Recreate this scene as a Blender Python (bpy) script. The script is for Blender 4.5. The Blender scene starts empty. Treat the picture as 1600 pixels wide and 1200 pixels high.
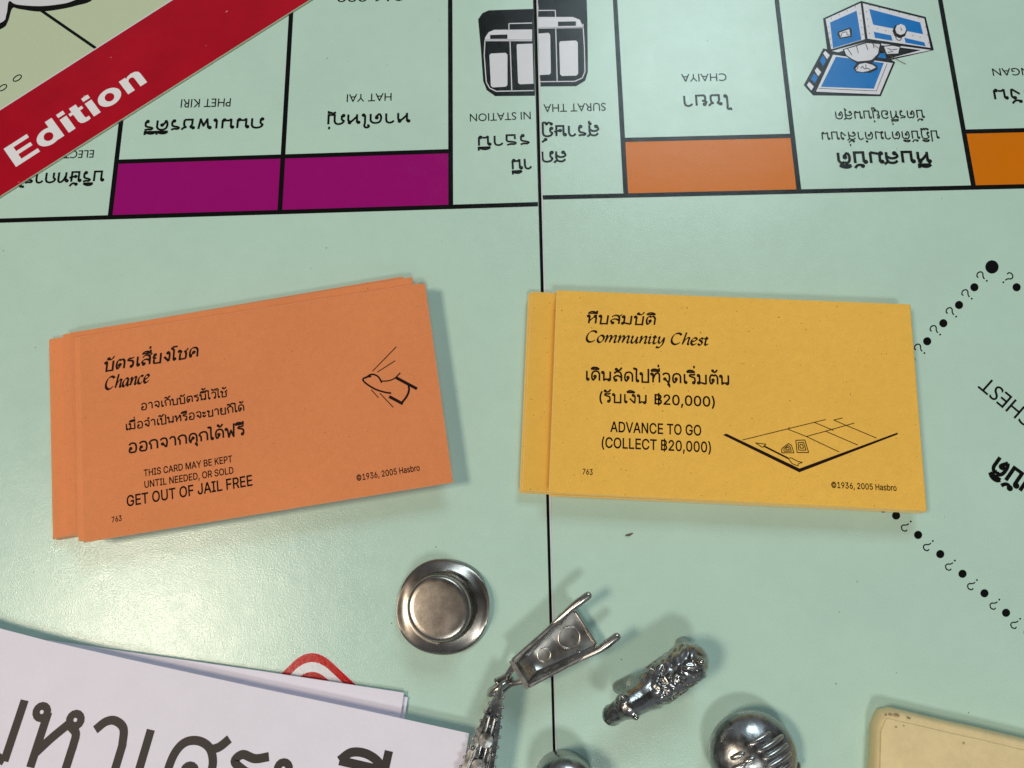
import bpy, math, random
from mathutils import Vector, Matrix, Euler
from mathutils.geometry import tessellate_polygon
TAU = math.tau
random.seed(11)
scene = bpy.context.scene
# All lengths are centimetres (1 unit = 1 cm); z = 0 is the printed face of the game board.
# ---------------------------------------------------------------- camera
CAM_LOC = Vector((-2.4919, -8.8757, 16.8056))
CAM_ROT = Euler((0.248297, 0.021703, -0.013951), 'XYZ')
cam_data = bpy.data.cameras.new('camera')
cam_data.sensor_width = 36.0
cam_data.lens = 27.0
cam_data.clip_start = 0.1
cam_data.clip_end = 2000.0
camera = bpy.data.objects.new('camera', cam_data)
camera.location = CAM_LOC
camera.rotation_euler = CAM_ROT
scene.collection.objects.link(camera)
scene.camera = camera
# ---------------------------------------------------------------- room light (world)
world = bpy.data.worlds.new('World')
scene.world = world
world.use_nodes = True
wn = world.node_tree
bg = wn.nodes['Background']
tc = wn.nodes.new('ShaderNodeTexCoord')
ns = wn.nodes.new('ShaderNodeTexNoise'); ns.inputs['Scale'].default_value = 1.6; ns.inputs['Detail'].default_value = 2.0
rp = wn.nodes.new('ShaderNodeValToRGB')
rp.color_ramp.elements[0].position = .36; rp.color_ramp.elements[0].color = (.10, .085, .075, 1)
rp.color_ramp.elements[1].position = .66; rp.color_ramp.elements[1].color = (.56, .63, .70, 1)
wn.links.new(tc.outputs['Generated'], ns.inputs['Vector'])
wn.links.new(ns.outputs['Fac'], rp.inputs['Fac'])
# the photographer and phone overhead: the room is dimmer straight up
sp = wn.nodes.new('ShaderNodeSeparateXYZ'); wn.links.new(tc.outputs['Generated'], sp.inputs[0])
mr = wn.nodes.new('ShaderNodeMapRange'); mr.interpolation_type = 'SMOOTHSTEP'
mr.inputs['From Min'].default_value = .72; mr.inputs['From Max'].default_value = .96; mr.inputs['To Min'].default_value = 1.0; mr.inputs['To Max'].default_value = .22
wn.links.new(sp.outputs['Z'], mr.inputs['Value'])
sc = wn.nodes.new('ShaderNodeVectorMath'); sc.operation = 'SCALE'
wn.links.new(rp.outputs['Color'], sc.inputs[0]); wn.links.new(mr.outputs[0], sc.inputs['Scale'])
wn.links.new(sc.outputs[0], bg.inputs['Color'])
bg.inputs['Strength'].default_value = 0.36
# ---------------------------------------------------------------- ceiling lamps
def lamp(name, loc, size, power, color):
    l = bpy.data.lights.new(name, 'AREA')
    l.shape = 'RECTANGLE'; l.size, l.size_y = size
    l.energy = power; l.color = color
    o = bpy.data.objects.new(name, l)
    o.location = loc
    scene.collection.objects.link(o)
lamp('warm_ceiling_lamp', (-67.5, -18, 120), (26, 28), 78000, (1.0, .86, .66))
lamp('cool_ceiling_lamp', (19, 55.5, 65), (31, 36), 25500, (.72, .93, 1.0))
lamp('white_ceiling_lamp', (7, -43, 62), (12, 10), 12800, (.92, .97, .93))
# ---------------------------------------------------------------- exposure
vs = scene.view_settings
vs.view_transform = 'Standard'; vs.look = 'None'; vs.exposure = 0.12; vs.gamma = 1.0; vs.use_curve_mapping = False
# ---------------------------------------------------------------- letter outlines of a plain sans serif (advance | outlines)
INTER_DATA = """( 273|89,207 90,244 94,283 101,324 105,348 111,372 117,395 124,418 132,441 145,477 160,510 177,539 236,539 219,503 204,466 191,428 179,390 169,351 161,313 156,276 152,241 151,207 152,176 155,145 160,115 167,83 177,50 188,16 196,-5 205,-27 214,-49 225,-72 236,-96 177,-96 160,-66 145,-36 132,-6 121,24 111,55 103,85 97,116 93,146 90,176;) 273|37,-96 49,-72 59,-48 69,-25 78,-3 86,18 97,52 106,85 113,116 118,147 121,177 122,207 121,241 117,276 112,313 104,351 94,390 82,428 69,466 54,503 37,539 97,539 113,510 128,477 142,441 149,418 156,395 162,372 168,348 173,323 179,283 183,244 184,207 183,176 180,145 176,115 170,84 161,53 152,23 140,-7 127,-37 113,-67 97,-96;comma 188|38,-119 68,71 137,71 84,-119;0 453|227,-7 191,-3 158,7 130,24 105,48 85,77 69,113 61,138 55,164 51,192 49,222 48,254 49,286 51,316 55,344 61,370 69,395 85,431 106,461 130,484 159,502 191,512 227,516 262,512 295,502 323,484 348,461 368,431 384,395 392,370 398,344 402,316 404,286 405,254 404,222 402,192 398,164 392,138 384,113 368,77 348,48 323,24 295,7 263,-3|227,50 250,52 271,60 290,74 306,92 320,116 330,144 338,176 342,213 344,254 342,295 338,332 330,365 320,393 306,416 290,435 271,449 250,457 227,460 203,457 182,449 163,435 147,416 134,393 123,365 115,332 111,295 109,254 111,213 115,176 123,144 134,116 147,92 163,74 182,60 203,52;1 453|76,0 76,55 391,55 391,0|276,509 276,0 212,0 212,448 209,448 86,358 86,427 198,509;2 453|64,0 64,47 234,229 282,282 294,298 303,312 311,327 316,341 319,356 320,371 319,389 315,405 308,419 298,431 287,441 273,449 258,455 241,458 224,460 205,458 188,454 172,447 159,438 148,427 139,413 132,398 128,381 127,362 66,362 68,391 75,418 86,442 102,464 121,482 143,496 168,507 196,513 225,516 254,513 281,507 306,497 328,482 346,465 361,445 372,423 379,398 381,372 380,354 377,336 371,318 363,299 351,280 336,259 317,235 294,209 267,180 153,60 153,57 389,57 389,0;3 453|218,-7 188,-5 159,1 133,10 108,22 88,38 70,57 57,79 48,104 44,132 109,132 112,115 118,100 126,87 137,76 150,66 165,59 182,54 200,51 219,50 239,51 258,55 275,61 291,69 304,80 315,93 323,108 328,125 329,145 328,163 323,180 316,196 306,211 292,223 275,234 254,241 229,246 201,248 157,248 157,299 288,448 288,452 70,452 70,509 372,509 372,461 211,278 211,289 247,290 279,286 308,276 333,262 354,244 371,222 383,198 391,173 393,145 390,116 383,90 370,66 354,45 333,27 309,12 281,2 251,-5;5 453|221,-7 192,-5 165,1 140,11 118,25 99,41 83,60 71,82 63,105 60,130 122,130 125,115 130,102 138,89 148,78 160,68 173,60 188,54 204,51 221,50 241,51 259,56 276,64 291,75 304,89 314,104 322,122 326,141 328,162 326,183 321,203 314,221 303,237 290,251 275,262 257,270 238,275 218,277 201,276 184,273 167,268 152,262 139,255 128,246 67,253 96,509 366,509 366,452 151,452 134,301 136,301 148,311 162,318 178,325 194,330 212,333 229,334 252,332 274,328 294,321 313,311 330,299 345,285 358,269 370,251 379,231 386,210 390,187 391,163 388,132 381,102 369,76 352,52 332,32 309,15 282,3 253,-4;6 453|226,-7 196,-4 168,3 142,15 119,31 100,51 84,74 73,101 66,130 64,162 65,187 71,212 80,239 93,268 112,302 137,340 252,509 322,509 151,261 145,261 165,288 196,307 208,311 221,313 235,314 265,312 291,305 316,295 337,280 355,262 370,240 380,215 387,187 389,157 387,127 379,98 368,73 352,50 333,30 310,14 284,3 257,-4|226,48 245,50 263,55 279,63 293,73 304,86 314,101 322,119 326,137 327,157 326,178 322,196 314,213 304,228 293,241 279,251 263,259 245,264 226,265 207,264 190,259 174,252 160,241 148,229 138,214 131,197 126,179 125,158 126,138 131,119 138,102 148,86 160,73 174,63 190,55 207,50;7 453|97,0 323,448 323,452 62,452 62,509 391,509 391,449 165,0;9 453|226,516 256,513 285,506 310,494 333,478 352,458 368,434 380,408 387,378 389,347 387,322 382,296 373,270 359,240 340,207 315,168 200,0 130,0 301,248 307,248 287,221 257,202 245,198 232,195 218,195 188,197 161,203 137,214 116,229 98,247 83,269 72,294 66,321 64,352 66,382 73,411 85,436 101,459 120,479 143,494 168,506 196,513|226,460 207,459 190,454 174,446 160,435 148,423 138,407 131,390 127,372 125,352 127,331 131,313 138,295 148,280 160,268 174,257 190,250 207,245 226,243 245,245 263,249 279,257 293,267 305,280 314,295 322,312 326,330 327,350 326,371 322,390 314,407 305,422 293,435 279,446 263,454 245,459;A 480|16,0 201,509 276,509 463,0 395,0 287,302 264,372 232,478 245,478 213,371 191,302 85,0|110,142 110,199 370,199 370,142;B 456|60,0 60,509 241,509 274,507 304,501 329,491 350,477 367,461 381,442 390,421 396,398 398,374 397,353 393,336 387,320 378,307 368,295 356,286 343,278 329,272 315,267 315,262 331,260 347,254 363,245 378,234 391,220 402,203 411,184 416,161 418,136 416,111 410,88 400,67 386,48 368,31 344,18 317,8 284,2 247,0|125,57 245,57 281,60 309,67 330,80 344,96 353,115 355,137 354,153 350,169 342,184 333,197 320,209 306,218 289,225 269,229 248,231 125,231|125,285 238,285 256,287 273,290 288,296 302,304 314,314 323,326 330,340 335,355 336,372 333,393 326,412 313,429 294,442 270,449 240,452 125,452;C 510|267,-7 242,-6 217,-2 194,5 171,13 150,25 131,39 113,55 97,73 82,93 70,115 59,140 51,166 45,193 41,223 40,254 41,285 45,315 51,343 59,369 70,393 82,415 97,436 113,454 131,470 150,484 171,495 194,504 217,510 242,514 267,516 293,514 317,511 340,504 362,496 383,485 402,471 419,456 435,438 448,418 459,397 467,373 473,348 408,348 404,365 397,380 389,395 380,407 369,418 357,428 344,437 330,444 315,449 300,453 284,455 267,456 237,453 209,445 184,432 161,414 141,391 125,364 113,332 106,295 103,254 106,213 113,177 125,145 141,117 161,94 184,76 210,63 237,56 267,53 284,54 300,56 315,60 330,65 344,72 357,81 369,90 380,102 389,114 397,128 404,144 408,160 473,160 467,135 459,112 448,91 435,71 420,53 402,38 383,24 363,13 341,5 317,-2 293,-6;D 502|219,0 96,0 96,57 215,57 254,60 288,68 318,81 343,99 363,122 379,149 390,181 397,216 399,255 397,294 390,329 379,361 364,388 344,410 320,428 291,441 258,449 221,452 93,452 93,509 225,509 254,507 281,504 307,498 331,489 353,478 385,455 412,426 433,391 444,367 451,342 457,315 460,286 462,255 460,224 457,195 451,168 443,142 433,119 421,97 406,77 390,60 371,44 351,31 328,20 303,11 277,5 249,1|125,509 125,0 60,0 60,509;E 419|60,0 60,509 372,509 372,452 125,452 125,286 355,286 355,229 125,229 125,57 375,57 375,0;F 410|60,0 60,509 369,509 369,452 125,452 125,278 346,278 346,221 125,221 125,0;G 520|269,-7 242,-6 217,-2 193,5 171,14 149,25 130,39 112,55 96,73 82,93 69,116 59,140 51,166 45,194 41,223 40,254 41,285 45,315 51,343 59,369 69,393 82,415 96,436 112,454 129,470 149,484 170,495 192,504 215,510 239,514 265,516 291,514 316,510 340,504 363,494 384,483 403,469 421,453 436,436 449,416 460,395 468,373 474,349 408,349 402,365 395,379 387,393 378,406 368,417 356,427 344,436 330,443 315,448 300,453 283,455 265,456 236,453 209,445 183,432 160,414 141,392 125,364 113,332 106,295 103,254 106,213 113,177 125,145 141,117 161,95 184,76 210,63 238,56 269,53 296,55 322,61 345,71 365,85 382,102 396,123 407,147 413,173 415,202 434,199 283,199 283,256 478,256 478,200 475,160 466,124 451,91 431,62 406,38 377,19 344,5 308,-4;H 517|60,0 60,509 125,509 125,289 392,289 392,509 457,509 457,0 392,0 392,232 125,232 125,0;I 300|31,0 31,57 118,57 118,452 31,452 31,509 269,509 269,452 183,452 183,57 269,57 269,0;J 396|185,-7 143,-2 106,11 75,33 60,50 48,70 40,92 35,118 33,145 33,173 98,173 98,145 100,117 108,93 122,74 139,61 160,53 185,50 209,53 230,61 248,74 261,93 269,117 272,145 272,509 336,509 336,145 335,118 330,92 321,70 309,50 294,33 263,11 227,-2;K 467|104,145 104,216 139,261 174,303 212,344 364,509 448,509 231,276 228,276|60,0 60,509 125,509 125,334 124,225 125,193 125,0|372,0 188,259 228,309 449,0;L 393|60,0 60,509 125,509 125,57 361,57 361,0;M 628|60,0 60,509 152,509 277,187 287,159 299,123 311,84 322,49 307,49 318,83 330,121 342,158 352,187 476,509 568,509 568,0 504,0 504,291 504,327 505,369 506,413 507,457 513,457 498,409 482,363 467,322 456,291 342,0 286,0 170,291 159,321 145,361 129,408 112,457 119,457 120,416 121,372 122,328 122,291 122,0;N 523|60,0 60,509 136,509 343,183 363,151 388,107 414,55 405,54 401,108 399,157 399,195 399,509 463,509 463,0 387,0 202,290 177,331 148,381 108,452 119,454 122,384 124,328 125,291 125,0;O 533|267,-7 241,-6 217,-2 194,5 171,13 150,25 131,39 113,55 97,73 82,93 70,115 59,140 51,166 45,193 41,223 40,254 41,285 45,315 51,343 59,369 70,393 82,415 97,436 113,454 131,470 150,484 171,495 194,504 217,510 241,514 267,516 293,514 317,510 340,504 363,495 384,484 403,470 421,454 437,436 451,415 464,393 474,369 482,343 488,315 492,285 493,254 492,223 488,193 482,166 474,140 464,115 451,93 437,73 421,55 403,39 384,25 363,13 340,5 317,-2 293,-6|267,53 296,55 324,63 349,76 372,94 392,116 408,144 420,176 428,213 430,254 428,295 420,332 408,365 392,392 372,415 349,433 324,446 296,453 267,456 237,453 210,445 184,433 161,415 142,392 125,364 113,332 106,295 103,254 106,213 113,176 125,144 142,117 161,94 184,76 210,63 237,55;P 445|60,0 60,509 235,509 272,506 305,499 332,487 356,471 375,452 390,430 400,404 407,377 409,348 407,318 400,291 390,265 375,243 356,223 332,207 305,195 272,188 235,186 125,186 125,0|125,242 233,242 257,244 279,248 297,256 312,266 324,279 333,294 339,310 343,328 344,348 343,367 339,385 333,402 324,416 312,428 297,439 279,446 257,451 232,452 125,452;R 449|60,0 60,509 236,509 273,506 305,500 333,489 356,473 376,455 390,433 401,408 407,381 409,352 407,323 401,296 390,271 376,250 356,232 333,217 305,206 273,200 236,198 125,198 125,0|125,255 234,255 258,256 280,260 298,267 313,276 325,287 334,300 340,316 344,333 345,352 344,371 340,389 334,405 325,419 313,430 298,440 279,446 258,451 233,452 125,452|353,0 243,205 312,214 428,0;S 447|224,-9 188,-7 156,-1 128,9 102,23 81,40 64,60 51,83 42,109 38,137 104,137 108,118 114,102 123,88 136,76 150,66 166,59 185,53 204,50 224,49 246,50 267,54 286,60 303,69 317,79 329,92 338,106 344,122 346,139 344,154 340,168 332,179 322,189 310,197 296,205 245,222 184,239 145,253 112,269 86,289 67,313 56,341 52,372 54,400 62,425 75,448 92,468 113,484 138,498 165,508 195,514 227,516 259,514 289,508 316,498 340,484 360,468 377,449 390,427 398,403 401,378 337,378 332,402 320,421 302,437 280,449 254,456 225,459 204,457 185,454 167,448 152,440 139,430 129,418 121,405 117,391 115,376 117,359 122,345 131,334 142,324 155,315 169,308 212,293 264,279 312,264 328,256 344,248 359,238 372,226 384,213 395,198 402,180 407,161 408,139 406,112 399,87 386,64 370,43 349,25 323,11 294,0 261,-7;T 449|32,452 32,509 417,509 417,452 257,452 257,0 193,0 193,452;U 517|259,-8 220,-6 186,2 154,15 126,33 103,55 85,80 71,108 63,140 60,173 60,509 124,509 124,178 126,155 132,133 141,113 153,95 169,80 187,68 208,59 232,53 259,52 285,53 309,59 331,68 349,80 364,95 377,113 385,133 391,155 393,178 393,509 457,509 457,173 454,140 446,108 433,80 414,55 391,33 363,15 332,2 297,-6;V 480|204,0 16,509 84,509 192,206 215,137 248,31 235,31 267,138 290,206 395,509 463,509 278,0;Y 472|203,0 203,208 16,509 91,509 192,344 222,292 250,230 224,230 251,293 280,344 381,509 455,509 268,208 268,0;a 389|160,-9 137,-7 115,-3 94,5 76,15 60,29 48,45 38,63 32,84 30,108 32,128 36,146 43,161 53,174 64,184 78,193 92,200 108,206 125,211 178,220 234,227 265,235 276,255 276,257 275,272 272,285 267,297 260,307 251,315 240,322 227,327 212,330 196,331 178,330 163,327 149,322 118,301 100,274 41,291 51,313 64,331 79,346 95,358 114,368 133,375 153,380 173,383 194,384 239,379 255,375 271,369 286,360 300,350 312,336 322,320 330,301 335,278 337,251 337,0 277,0 277,52 272,52 252,25 242,16 229,8 215,1 199,-4 181,-7|170,45 192,47 211,51 228,59 242,68 254,80 263,93 270,108 274,122 276,138 276,190 259,182 231,176 200,171 175,168 134,159 122,153 112,147 103,139 97,130 93,118 92,105 93,93 96,82 102,72 109,64 119,57 130,52 142,48 156,46;b 424|229,-8 208,-7 189,-3 172,4 159,12 147,21 138,31 118,59 112,59 112,0 53,0 53,509 114,509 114,319 118,319 137,346 147,355 158,364 171,373 188,379 207,383 229,384 259,382 287,374 313,361 335,342 354,320 370,293 381,261 388,227 390,189 388,151 381,116 370,84 355,57 336,34 313,16 288,3 260,-6|220,47 242,49 262,55 279,66 294,80 306,97 316,117 323,139 327,163 328,189 327,215 323,239 316,261 307,281 295,298 280,311 262,322 243,328 220,330 198,328 178,322 161,312 147,299 134,282 125,263 118,241 114,216 113,189 114,162 118,138 125,115 135,95 147,78 162,65 179,55 198,49;d 424|195,-8 165,-6 137,3 111,16 89,34 70,57 55,84 43,116 36,151 34,189 36,227 43,261 55,293 70,320 89,342 112,361 137,374 165,382 196,384 218,383 237,379 253,373 267,364 278,355 287,346 306,319 311,319 311,509 372,509 372,0 313,0 313,59 307,59 287,31 277,21 266,12 252,4 236,-3 217,-7|205,47 226,49 246,55 263,65 278,78 290,95 299,115 306,138 310,162 312,189 310,216 306,241 300,263 290,282 278,299 263,312 246,322 227,328 205,330 182,328 162,322 145,311 130,298 118,281 108,261 102,239 98,215 96,189 98,163 102,139 109,117 118,97 130,80 145,66 162,55 182,49;i 167|53,0 53,379 114,379 114,0|84,443 73,444 63,448 54,455 47,463 43,472 41,483 43,494 47,504 54,512 63,518 73,522 84,524 95,522 105,518 114,512 121,504 125,494 126,483 125,472 121,463 114,455 105,448 95,444;n 410|114,227 114,0 53,0 53,379 112,379 112,287 102,287 116,319 132,344 152,362 175,374 200,382 227,384 252,383 275,377 295,369 313,356 328,340 341,321 350,298 355,271 357,240 357,0 296,0 296,235 293,263 286,286 273,304 256,318 235,326 210,329 192,328 176,324 161,317 147,308 136,297 126,283 119,266 115,248;o 415|207,-8 174,-5 144,3 117,16 93,35 72,58 56,85 44,116 37,150 34,187 37,225 44,260 56,291 72,318 93,341 117,360 144,374 174,382 207,384 241,382 271,374 299,360 323,341 343,318 359,291 371,260 379,225 381,187 379,150 371,116 359,85 343,58 323,35 299,16 271,3 241,-5|207,46 231,49 252,55 270,66 285,80 298,97 307,117 314,139 318,163 319,187 318,212 314,236 307,258 298,278 285,296 270,310 252,321 231,328 207,330 184,328 163,321 145,310 130,296 118,278 108,258 102,236 98,212 96,187 98,163 102,139 108,117 118,97 130,80 145,66 163,55 184,49;r 259|53,0 53,379 112,379 112,321 115,321 124,339 137,354 152,367 171,377 191,383 213,385 229,384 243,384 243,322 230,324 207,326 190,324 174,321 159,315 146,306 135,296 126,284 119,269 115,254 114,237 114,0;s 365|182,-8 157,-7 133,-3 112,3 93,12 76,24 62,38 50,54 41,73 36,94 94,107 101,87 111,72 124,60 141,52 160,47 181,45 206,47 227,53 244,62 258,74 265,88 268,103 266,115 262,126 254,136 243,144 229,150 212,155 149,170 118,180 92,192 72,208 58,227 50,249 47,274 49,295 55,314 65,332 79,347 95,360 115,370 137,378 161,383 187,384 212,383 234,379 254,372 271,363 286,352 299,339 309,324 318,308 324,290 268,277 262,291 254,304 243,316 228,325 210,331 187,333 166,331 147,326 131,317 119,305 111,292 109,277 110,264 115,253 124,243 136,235 152,229 172,223 229,209 261,200 287,187 306,171 320,153 328,131 331,107 329,85 323,65 312,47 298,31 281,18 260,6 236,-2 210,-7;t 227|204,379 204,327 6,327 6,379|65,471 126,471 126,98 127,83 130,70 136,61 144,55 156,51 170,50 185,51 202,54 213,2 192,-3 168,-4 138,-1 113,7 92,21 77,41 68,64 65,93;© 637|173,254 176,280 182,305 193,328 208,349 226,367 247,382 270,393 295,399 321,402 344,400 366,395 386,386 405,375 422,361 436,345 447,327 455,307 460,286 400,286 395,302 385,316 372,328 357,337 339,342 321,344 305,343 290,339 276,332 263,323 252,312 243,299 236,285 232,270 231,254 232,238 236,223 243,209 252,196 263,186 276,177 290,170 305,166 321,165 339,166 355,172 370,181 381,193 390,207 395,223 455,223 450,201 443,181 432,163 418,147 403,133 385,122 365,113 344,108 321,107 295,109 270,115 247,126 226,141 208,159 193,180 182,203 176,228|318,-8 283,-6 249,1 216,12 186,28 158,47 133,69 110,94 92,122 76,153 65,185 58,219 56,254 58,290 65,324 76,356 92,386 110,414 133,440 158,462 186,481 216,496 249,508 283,514 318,517 354,514 388,508 420,496 450,481 478,462 504,440 526,414 545,386 560,356 571,324 578,290 580,254 578,219 571,185 560,153 545,122 526,94 504,69 478,47 450,28 420,12 388,1 354,-6|318,51 346,53 372,58 397,67 421,79 442,93 462,111 479,131 494,152 506,176 514,201 520,227 521,254 520,282 514,308 506,333 494,357 479,378 462,398 442,415 421,430 397,442 372,451 346,456 318,457 291,456 265,451 240,442 216,430 194,415 175,398 158,378 143,357 131,333 122,308 117,282 115,254 117,227 122,201 131,176 143,152 158,131 175,111 194,93 216,79 240,67 265,58 291,53"""
# ---------------------------------------------------------------- stroke lettering (looped Thai and chancery italics)
# l = straight polyline, s = smooth curve through the points, o = ring (x, y, radius); 100 = height of a consonant
def _k(txt):
    out = []
    for part in txt.split(';'):
        part = part.strip()
        kind, rest = part[0], part[1:].split()
        if kind == 'o':
            out.append(('o', tuple(float(v) for v in rest)))
        else:
            out.append((kind, [tuple(float(v) for v in p.split(',')) for p in rest]))
    return out
HEAD = 'o 12 88 10; '
ARCH = 's 24,0 14,30 15,68 26,92 46,100 66,93 77,72 78,45; l 78,48 78,0; '
THAI = {
 'ก': (92, 'l 22,0 22,56; s 22,56 12,64 9,72 20,92 46,101 68,92 77,68; l 77,70 77,0'),
 'ข': (88, 'o 14 86 9; s 23,88 32,74 24,58 22,36; l 22,38 22,0 72,0 72,100'),
 'ค': (94, ARCH + 'o 46 50 10; s 38,44 28,24 24,0'),
 'ง': (74, 'o 42 89 10; s 52,90 57,70 57,40 54,0; l 54,0 12,52'),
 'จ': (86, 's 12,82 26,97 46,101 64,90 70,62 68,30 62,0; l 62,0 38,34; o 30 40 10'),
 'ช': (92, 'o 14 86 9; s 23,88 32,74 24,58 22,36; l 22,38 22,0 72,0; s 72,0 74,40 70,66 62,78 76,86 88,104'),
 'ญ': (122, 'o 12 10 10; l 22,10 22,56; s 22,56 12,64 9,72 20,92 40,101 58,92 66,68; l 66,70 66,0 104,0 104,100; s 60,-30 76,-16 90,-26 104,-18; l 104,-16 104,-44'),
 'ฎ': (96, 'o 14 22 9; l 23,20 23,56; s 23,56 12,64 9,72 20,92 46,101 68,92 77,68; l 77,70 77,-40; s 77,-38 58,-36 50,-18 36,-36 16,-30; o 14 -22 7'),
 'ฏ': (96, 'o 14 22 9; l 23,20 23,56; s 23,56 12,64 9,72 20,92 46,101 68,92 77,68; l 77,70 77,-40; s 77,-38 62,-18 52,-36 42,-18 32,-36 16,-30; o 14 -22 7'),
 'ฐ': (84, 's 64,102 42,94 22,94 14,80 34,70 58,62 64,44 62,24; o 53 22 9; l 20,-6 66,-6; s 20,-34 34,-16 48,-32 66,-20'),
 'ด': (94, ARCH + 'o 40 44 10; l 47,36 24,0'),
 'ต': (94, 's 24,0 14,30 14,68 22,90 34,99 46,87; s 46,87 58,99 70,90 78,72 78,45; l 78,48 78,0; o 40 44 10; l 47,36 24,0'),
 'ถ': (92, 'o 12 10 10; l 22,8 22,56; s 22,56 12,64 9,72 20,92 46,101 68,92 77,68; l 77,70 77,0'),
 'ท': (92, HEAD + 'l 22,90 22,0; s 22,34 36,78 52,98 66,100 75,86 76,64; l 76,66 76,0'),
 'ธ': (84, 's 66,102 44,94 24,96 14,82 32,72 58,66 68,52 68,34; l 68,36 68,0 20,0 18,44'),
 'น': (96, HEAD + 'l 22,90 22,0; s 22,2 36,18 54,16; o 66 12 10; l 76,10 76,100'),
 'บ': (92, HEAD + 'l 22,90 22,0 74,0 74,100'),
 'ป': (92, HEAD + 'l 22,90 22,0 74,0 74,142'),
 'พ': (104, HEAD + 'l 22,92 32,0 53,66 74,0 84,100'),
 'ฟ': (104, HEAD + 'l 22,92 32,0 53,66 74,0 82,142'),
 'ม': (96, HEAD + 'l 22,90 22,12; o 13 10 10; s 20,16 42,10 76,0; l 76,0 76,100'),
 'ย': (90, 'o 22 88 10; s 14,80 10,66 20,56 36,54; s 36,54 20,48 16,34 18,0; l 18,0 72,0 72,100'),
 'ร': (76, 's 62,101 42,93 22,95 13,82 28,72 50,64 58,48 58,12; o 47 10 10'),
 'ล': (92, 'o 27 11 10; s 18,16 12,40 30,56 54,56 74,40; s 14,80 28,97 50,101 68,90 76,62; l 76,64 76,0'),
 'ว': (76, 's 12,80 24,96 42,101 58,90 62,60 60,12; o 49 10 10'),
 'ศ': (96, ARCH + 'o 46 50 10; s 38,44 28,24 24,0; s 66,90 80,98 92,114'),
 'ษ': (96, HEAD + 'l 22,90 22,0 74,0 74,100; o 46 46 9; s 54,50 70,48 90,60'),
 'ส': (94, 'o 27 11 10; s 18,16 12,40 30,56 54,56 74,40; s 14,80 28,97 50,101 68,90 76,62; l 76,64 76,0; s 64,90 80,98 92,114'),
 'ห': (94, HEAD + 'l 22,90 22,0; s 22,22 40,52 58,78; o 67 88 10; s 60,78 74,68 76,50 76,40; l 76,42 76,0'),
 'อ': (92, 's 14,82 28,97 48,101 68,90 76,60 74,24 68,0; l 68,0 24,0; s 24,0 16,18 18,38; o 28 44 10'),
 'า': (74, 's 8,80 20,96 34,101 50,92 56,66; l 56,68 56,0'),
 'เ': (48, 'l 18,100 18,12; o 28 11 10'),
 'โ': (50, 'o 28 11 10; l 18,12 18,104; s 18,104 10,118 -2,128 4,142; l 4,142 46,142'),
 'ไ': (46, 'o 28 11 10; l 18,12 18,110; s 18,110 20,132 10,140 2,128; l 2,128 -6,150'),
 'ใ': (46, 'o 28 11 10; l 18,12 18,100; s 18,100 22,128 12,146 -4,142 -6,126 4,120'),
 'ะ': (62, 'o 14 74 8; s 20,68 30,58 46,84; o 14 24 8; s 20,18 30,8 46,34'),
 'ิ': (0, 's -76,120 -62,136 -42,140 -22,134 -6,120; l -76,120 -6,120'),
 'ี': (0, 's -76,120 -62,136 -42,140 -22,134 -6,120; l -76,120 -6,120 -6,152'),
 'ื': (0, 's -76,120 -62,136 -42,140 -22,134 -6,120; l -76,120 -6,120 -6,152; l -24,132 -24,152'),
 'ั': (0, 'o -48 126 9; s -42,118 -28,116 -14,124 -2,146'),
 '็': (0, 's -62,120 -66,136 -48,140 -44,128 -34,118 -22,132 -24,146; s -24,146 -10,142 2,156'),
 '่': (0, 'l -12,122 -12,150'),
 '้': (0, 'o -44 140 7; s -38,134 -34,124 -20,128 -4,150'),
 '์': (0, 'o -26 128 8; s -18,132 -10,146 2,152'),
 'ํ': (0, 'o -10 130 9'),
 'ุ': (0, 'o -22 -16 7; l -15,-16 -15,-46'),
 'ู': (0, 'o -40 -16 7; l -32,-16 -32,-42 -10,-42 -10,-10'),
 ' ': (46, ''),
}
SCRIPT = {   # broad-nib italic, 100 = height of a capital
 'C': (78, 's 72,84 62,98 40,100 18,82 6,50 8,18 26,0 48,4 66,18'),
 'h': (60, 'l 30,112 6,0; s 8,10 24,44 42,62 52,58 48,34 44,8 50,2 58,10'),
 'a': (62, 's 50,60 34,64 14,46 6,18 14,0 30,10 46,44 52,62; s 52,62 46,30 44,8 50,2 60,12'),
 'n': (62, 's 4,52 14,62 16,52 6,0; s 8,8 24,44 42,62 52,58 48,34 44,8 50,2 60,12'),
 'c': (48, 's 46,54 36,64 18,54 8,30 10,8 24,0 42,14'),
 'e': (50, 's 10,28 28,34 44,46 42,60 28,62 12,44 8,18 18,0 34,4 46,16'),
 'o': (56, 's 28,62 12,48 6,22 16,0 34,4 48,26 48,50 36,62 28,62'),
 'm': (92, 's 4,52 14,62 16,52 6,0; s 8,8 22,44 38,62 46,56 44,40 36,0; s 38,8 54,44 70,62 80,58 76,34 72,8 78,2 88,12'),
 'u': (62, 's 4,52 14,62 14,46 8,20 12,4 24,4 40,30 50,60; s 50,60 46,30 44,8 50,2 60,12'),
 'i': (30, 's 4,52 14,62 16,50 10,14 16,2 28,12; l 20,82 22,86'),
 't': (38, 'l 22,78 14,24; s 14,24 14,4 22,2 36,12; l 4,58 34,60'),
 'y': (58, 's 4,52 14,62 14,46 10,22 18,8 32,20 50,60; s 50,60 44,10 28,-24 8,-34 -4,-26'),
 's': (44, 's 42,54 30,62 18,54 18,44 32,30 34,14 22,0 4,8'),
 ' ': (40, ''),
}
_cache = {}
def glyph_strokes(table, ch):
    key = (id(table), ch)
    if key not in _cache:
        _cache[key] = _k(table[ch][1]) if table[ch][1] else []
    return _cache[key]
UPPER, TONES, ABOVE_TALL = 'ิีืั็ํ', '่้์', 'ปฟ'
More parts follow.
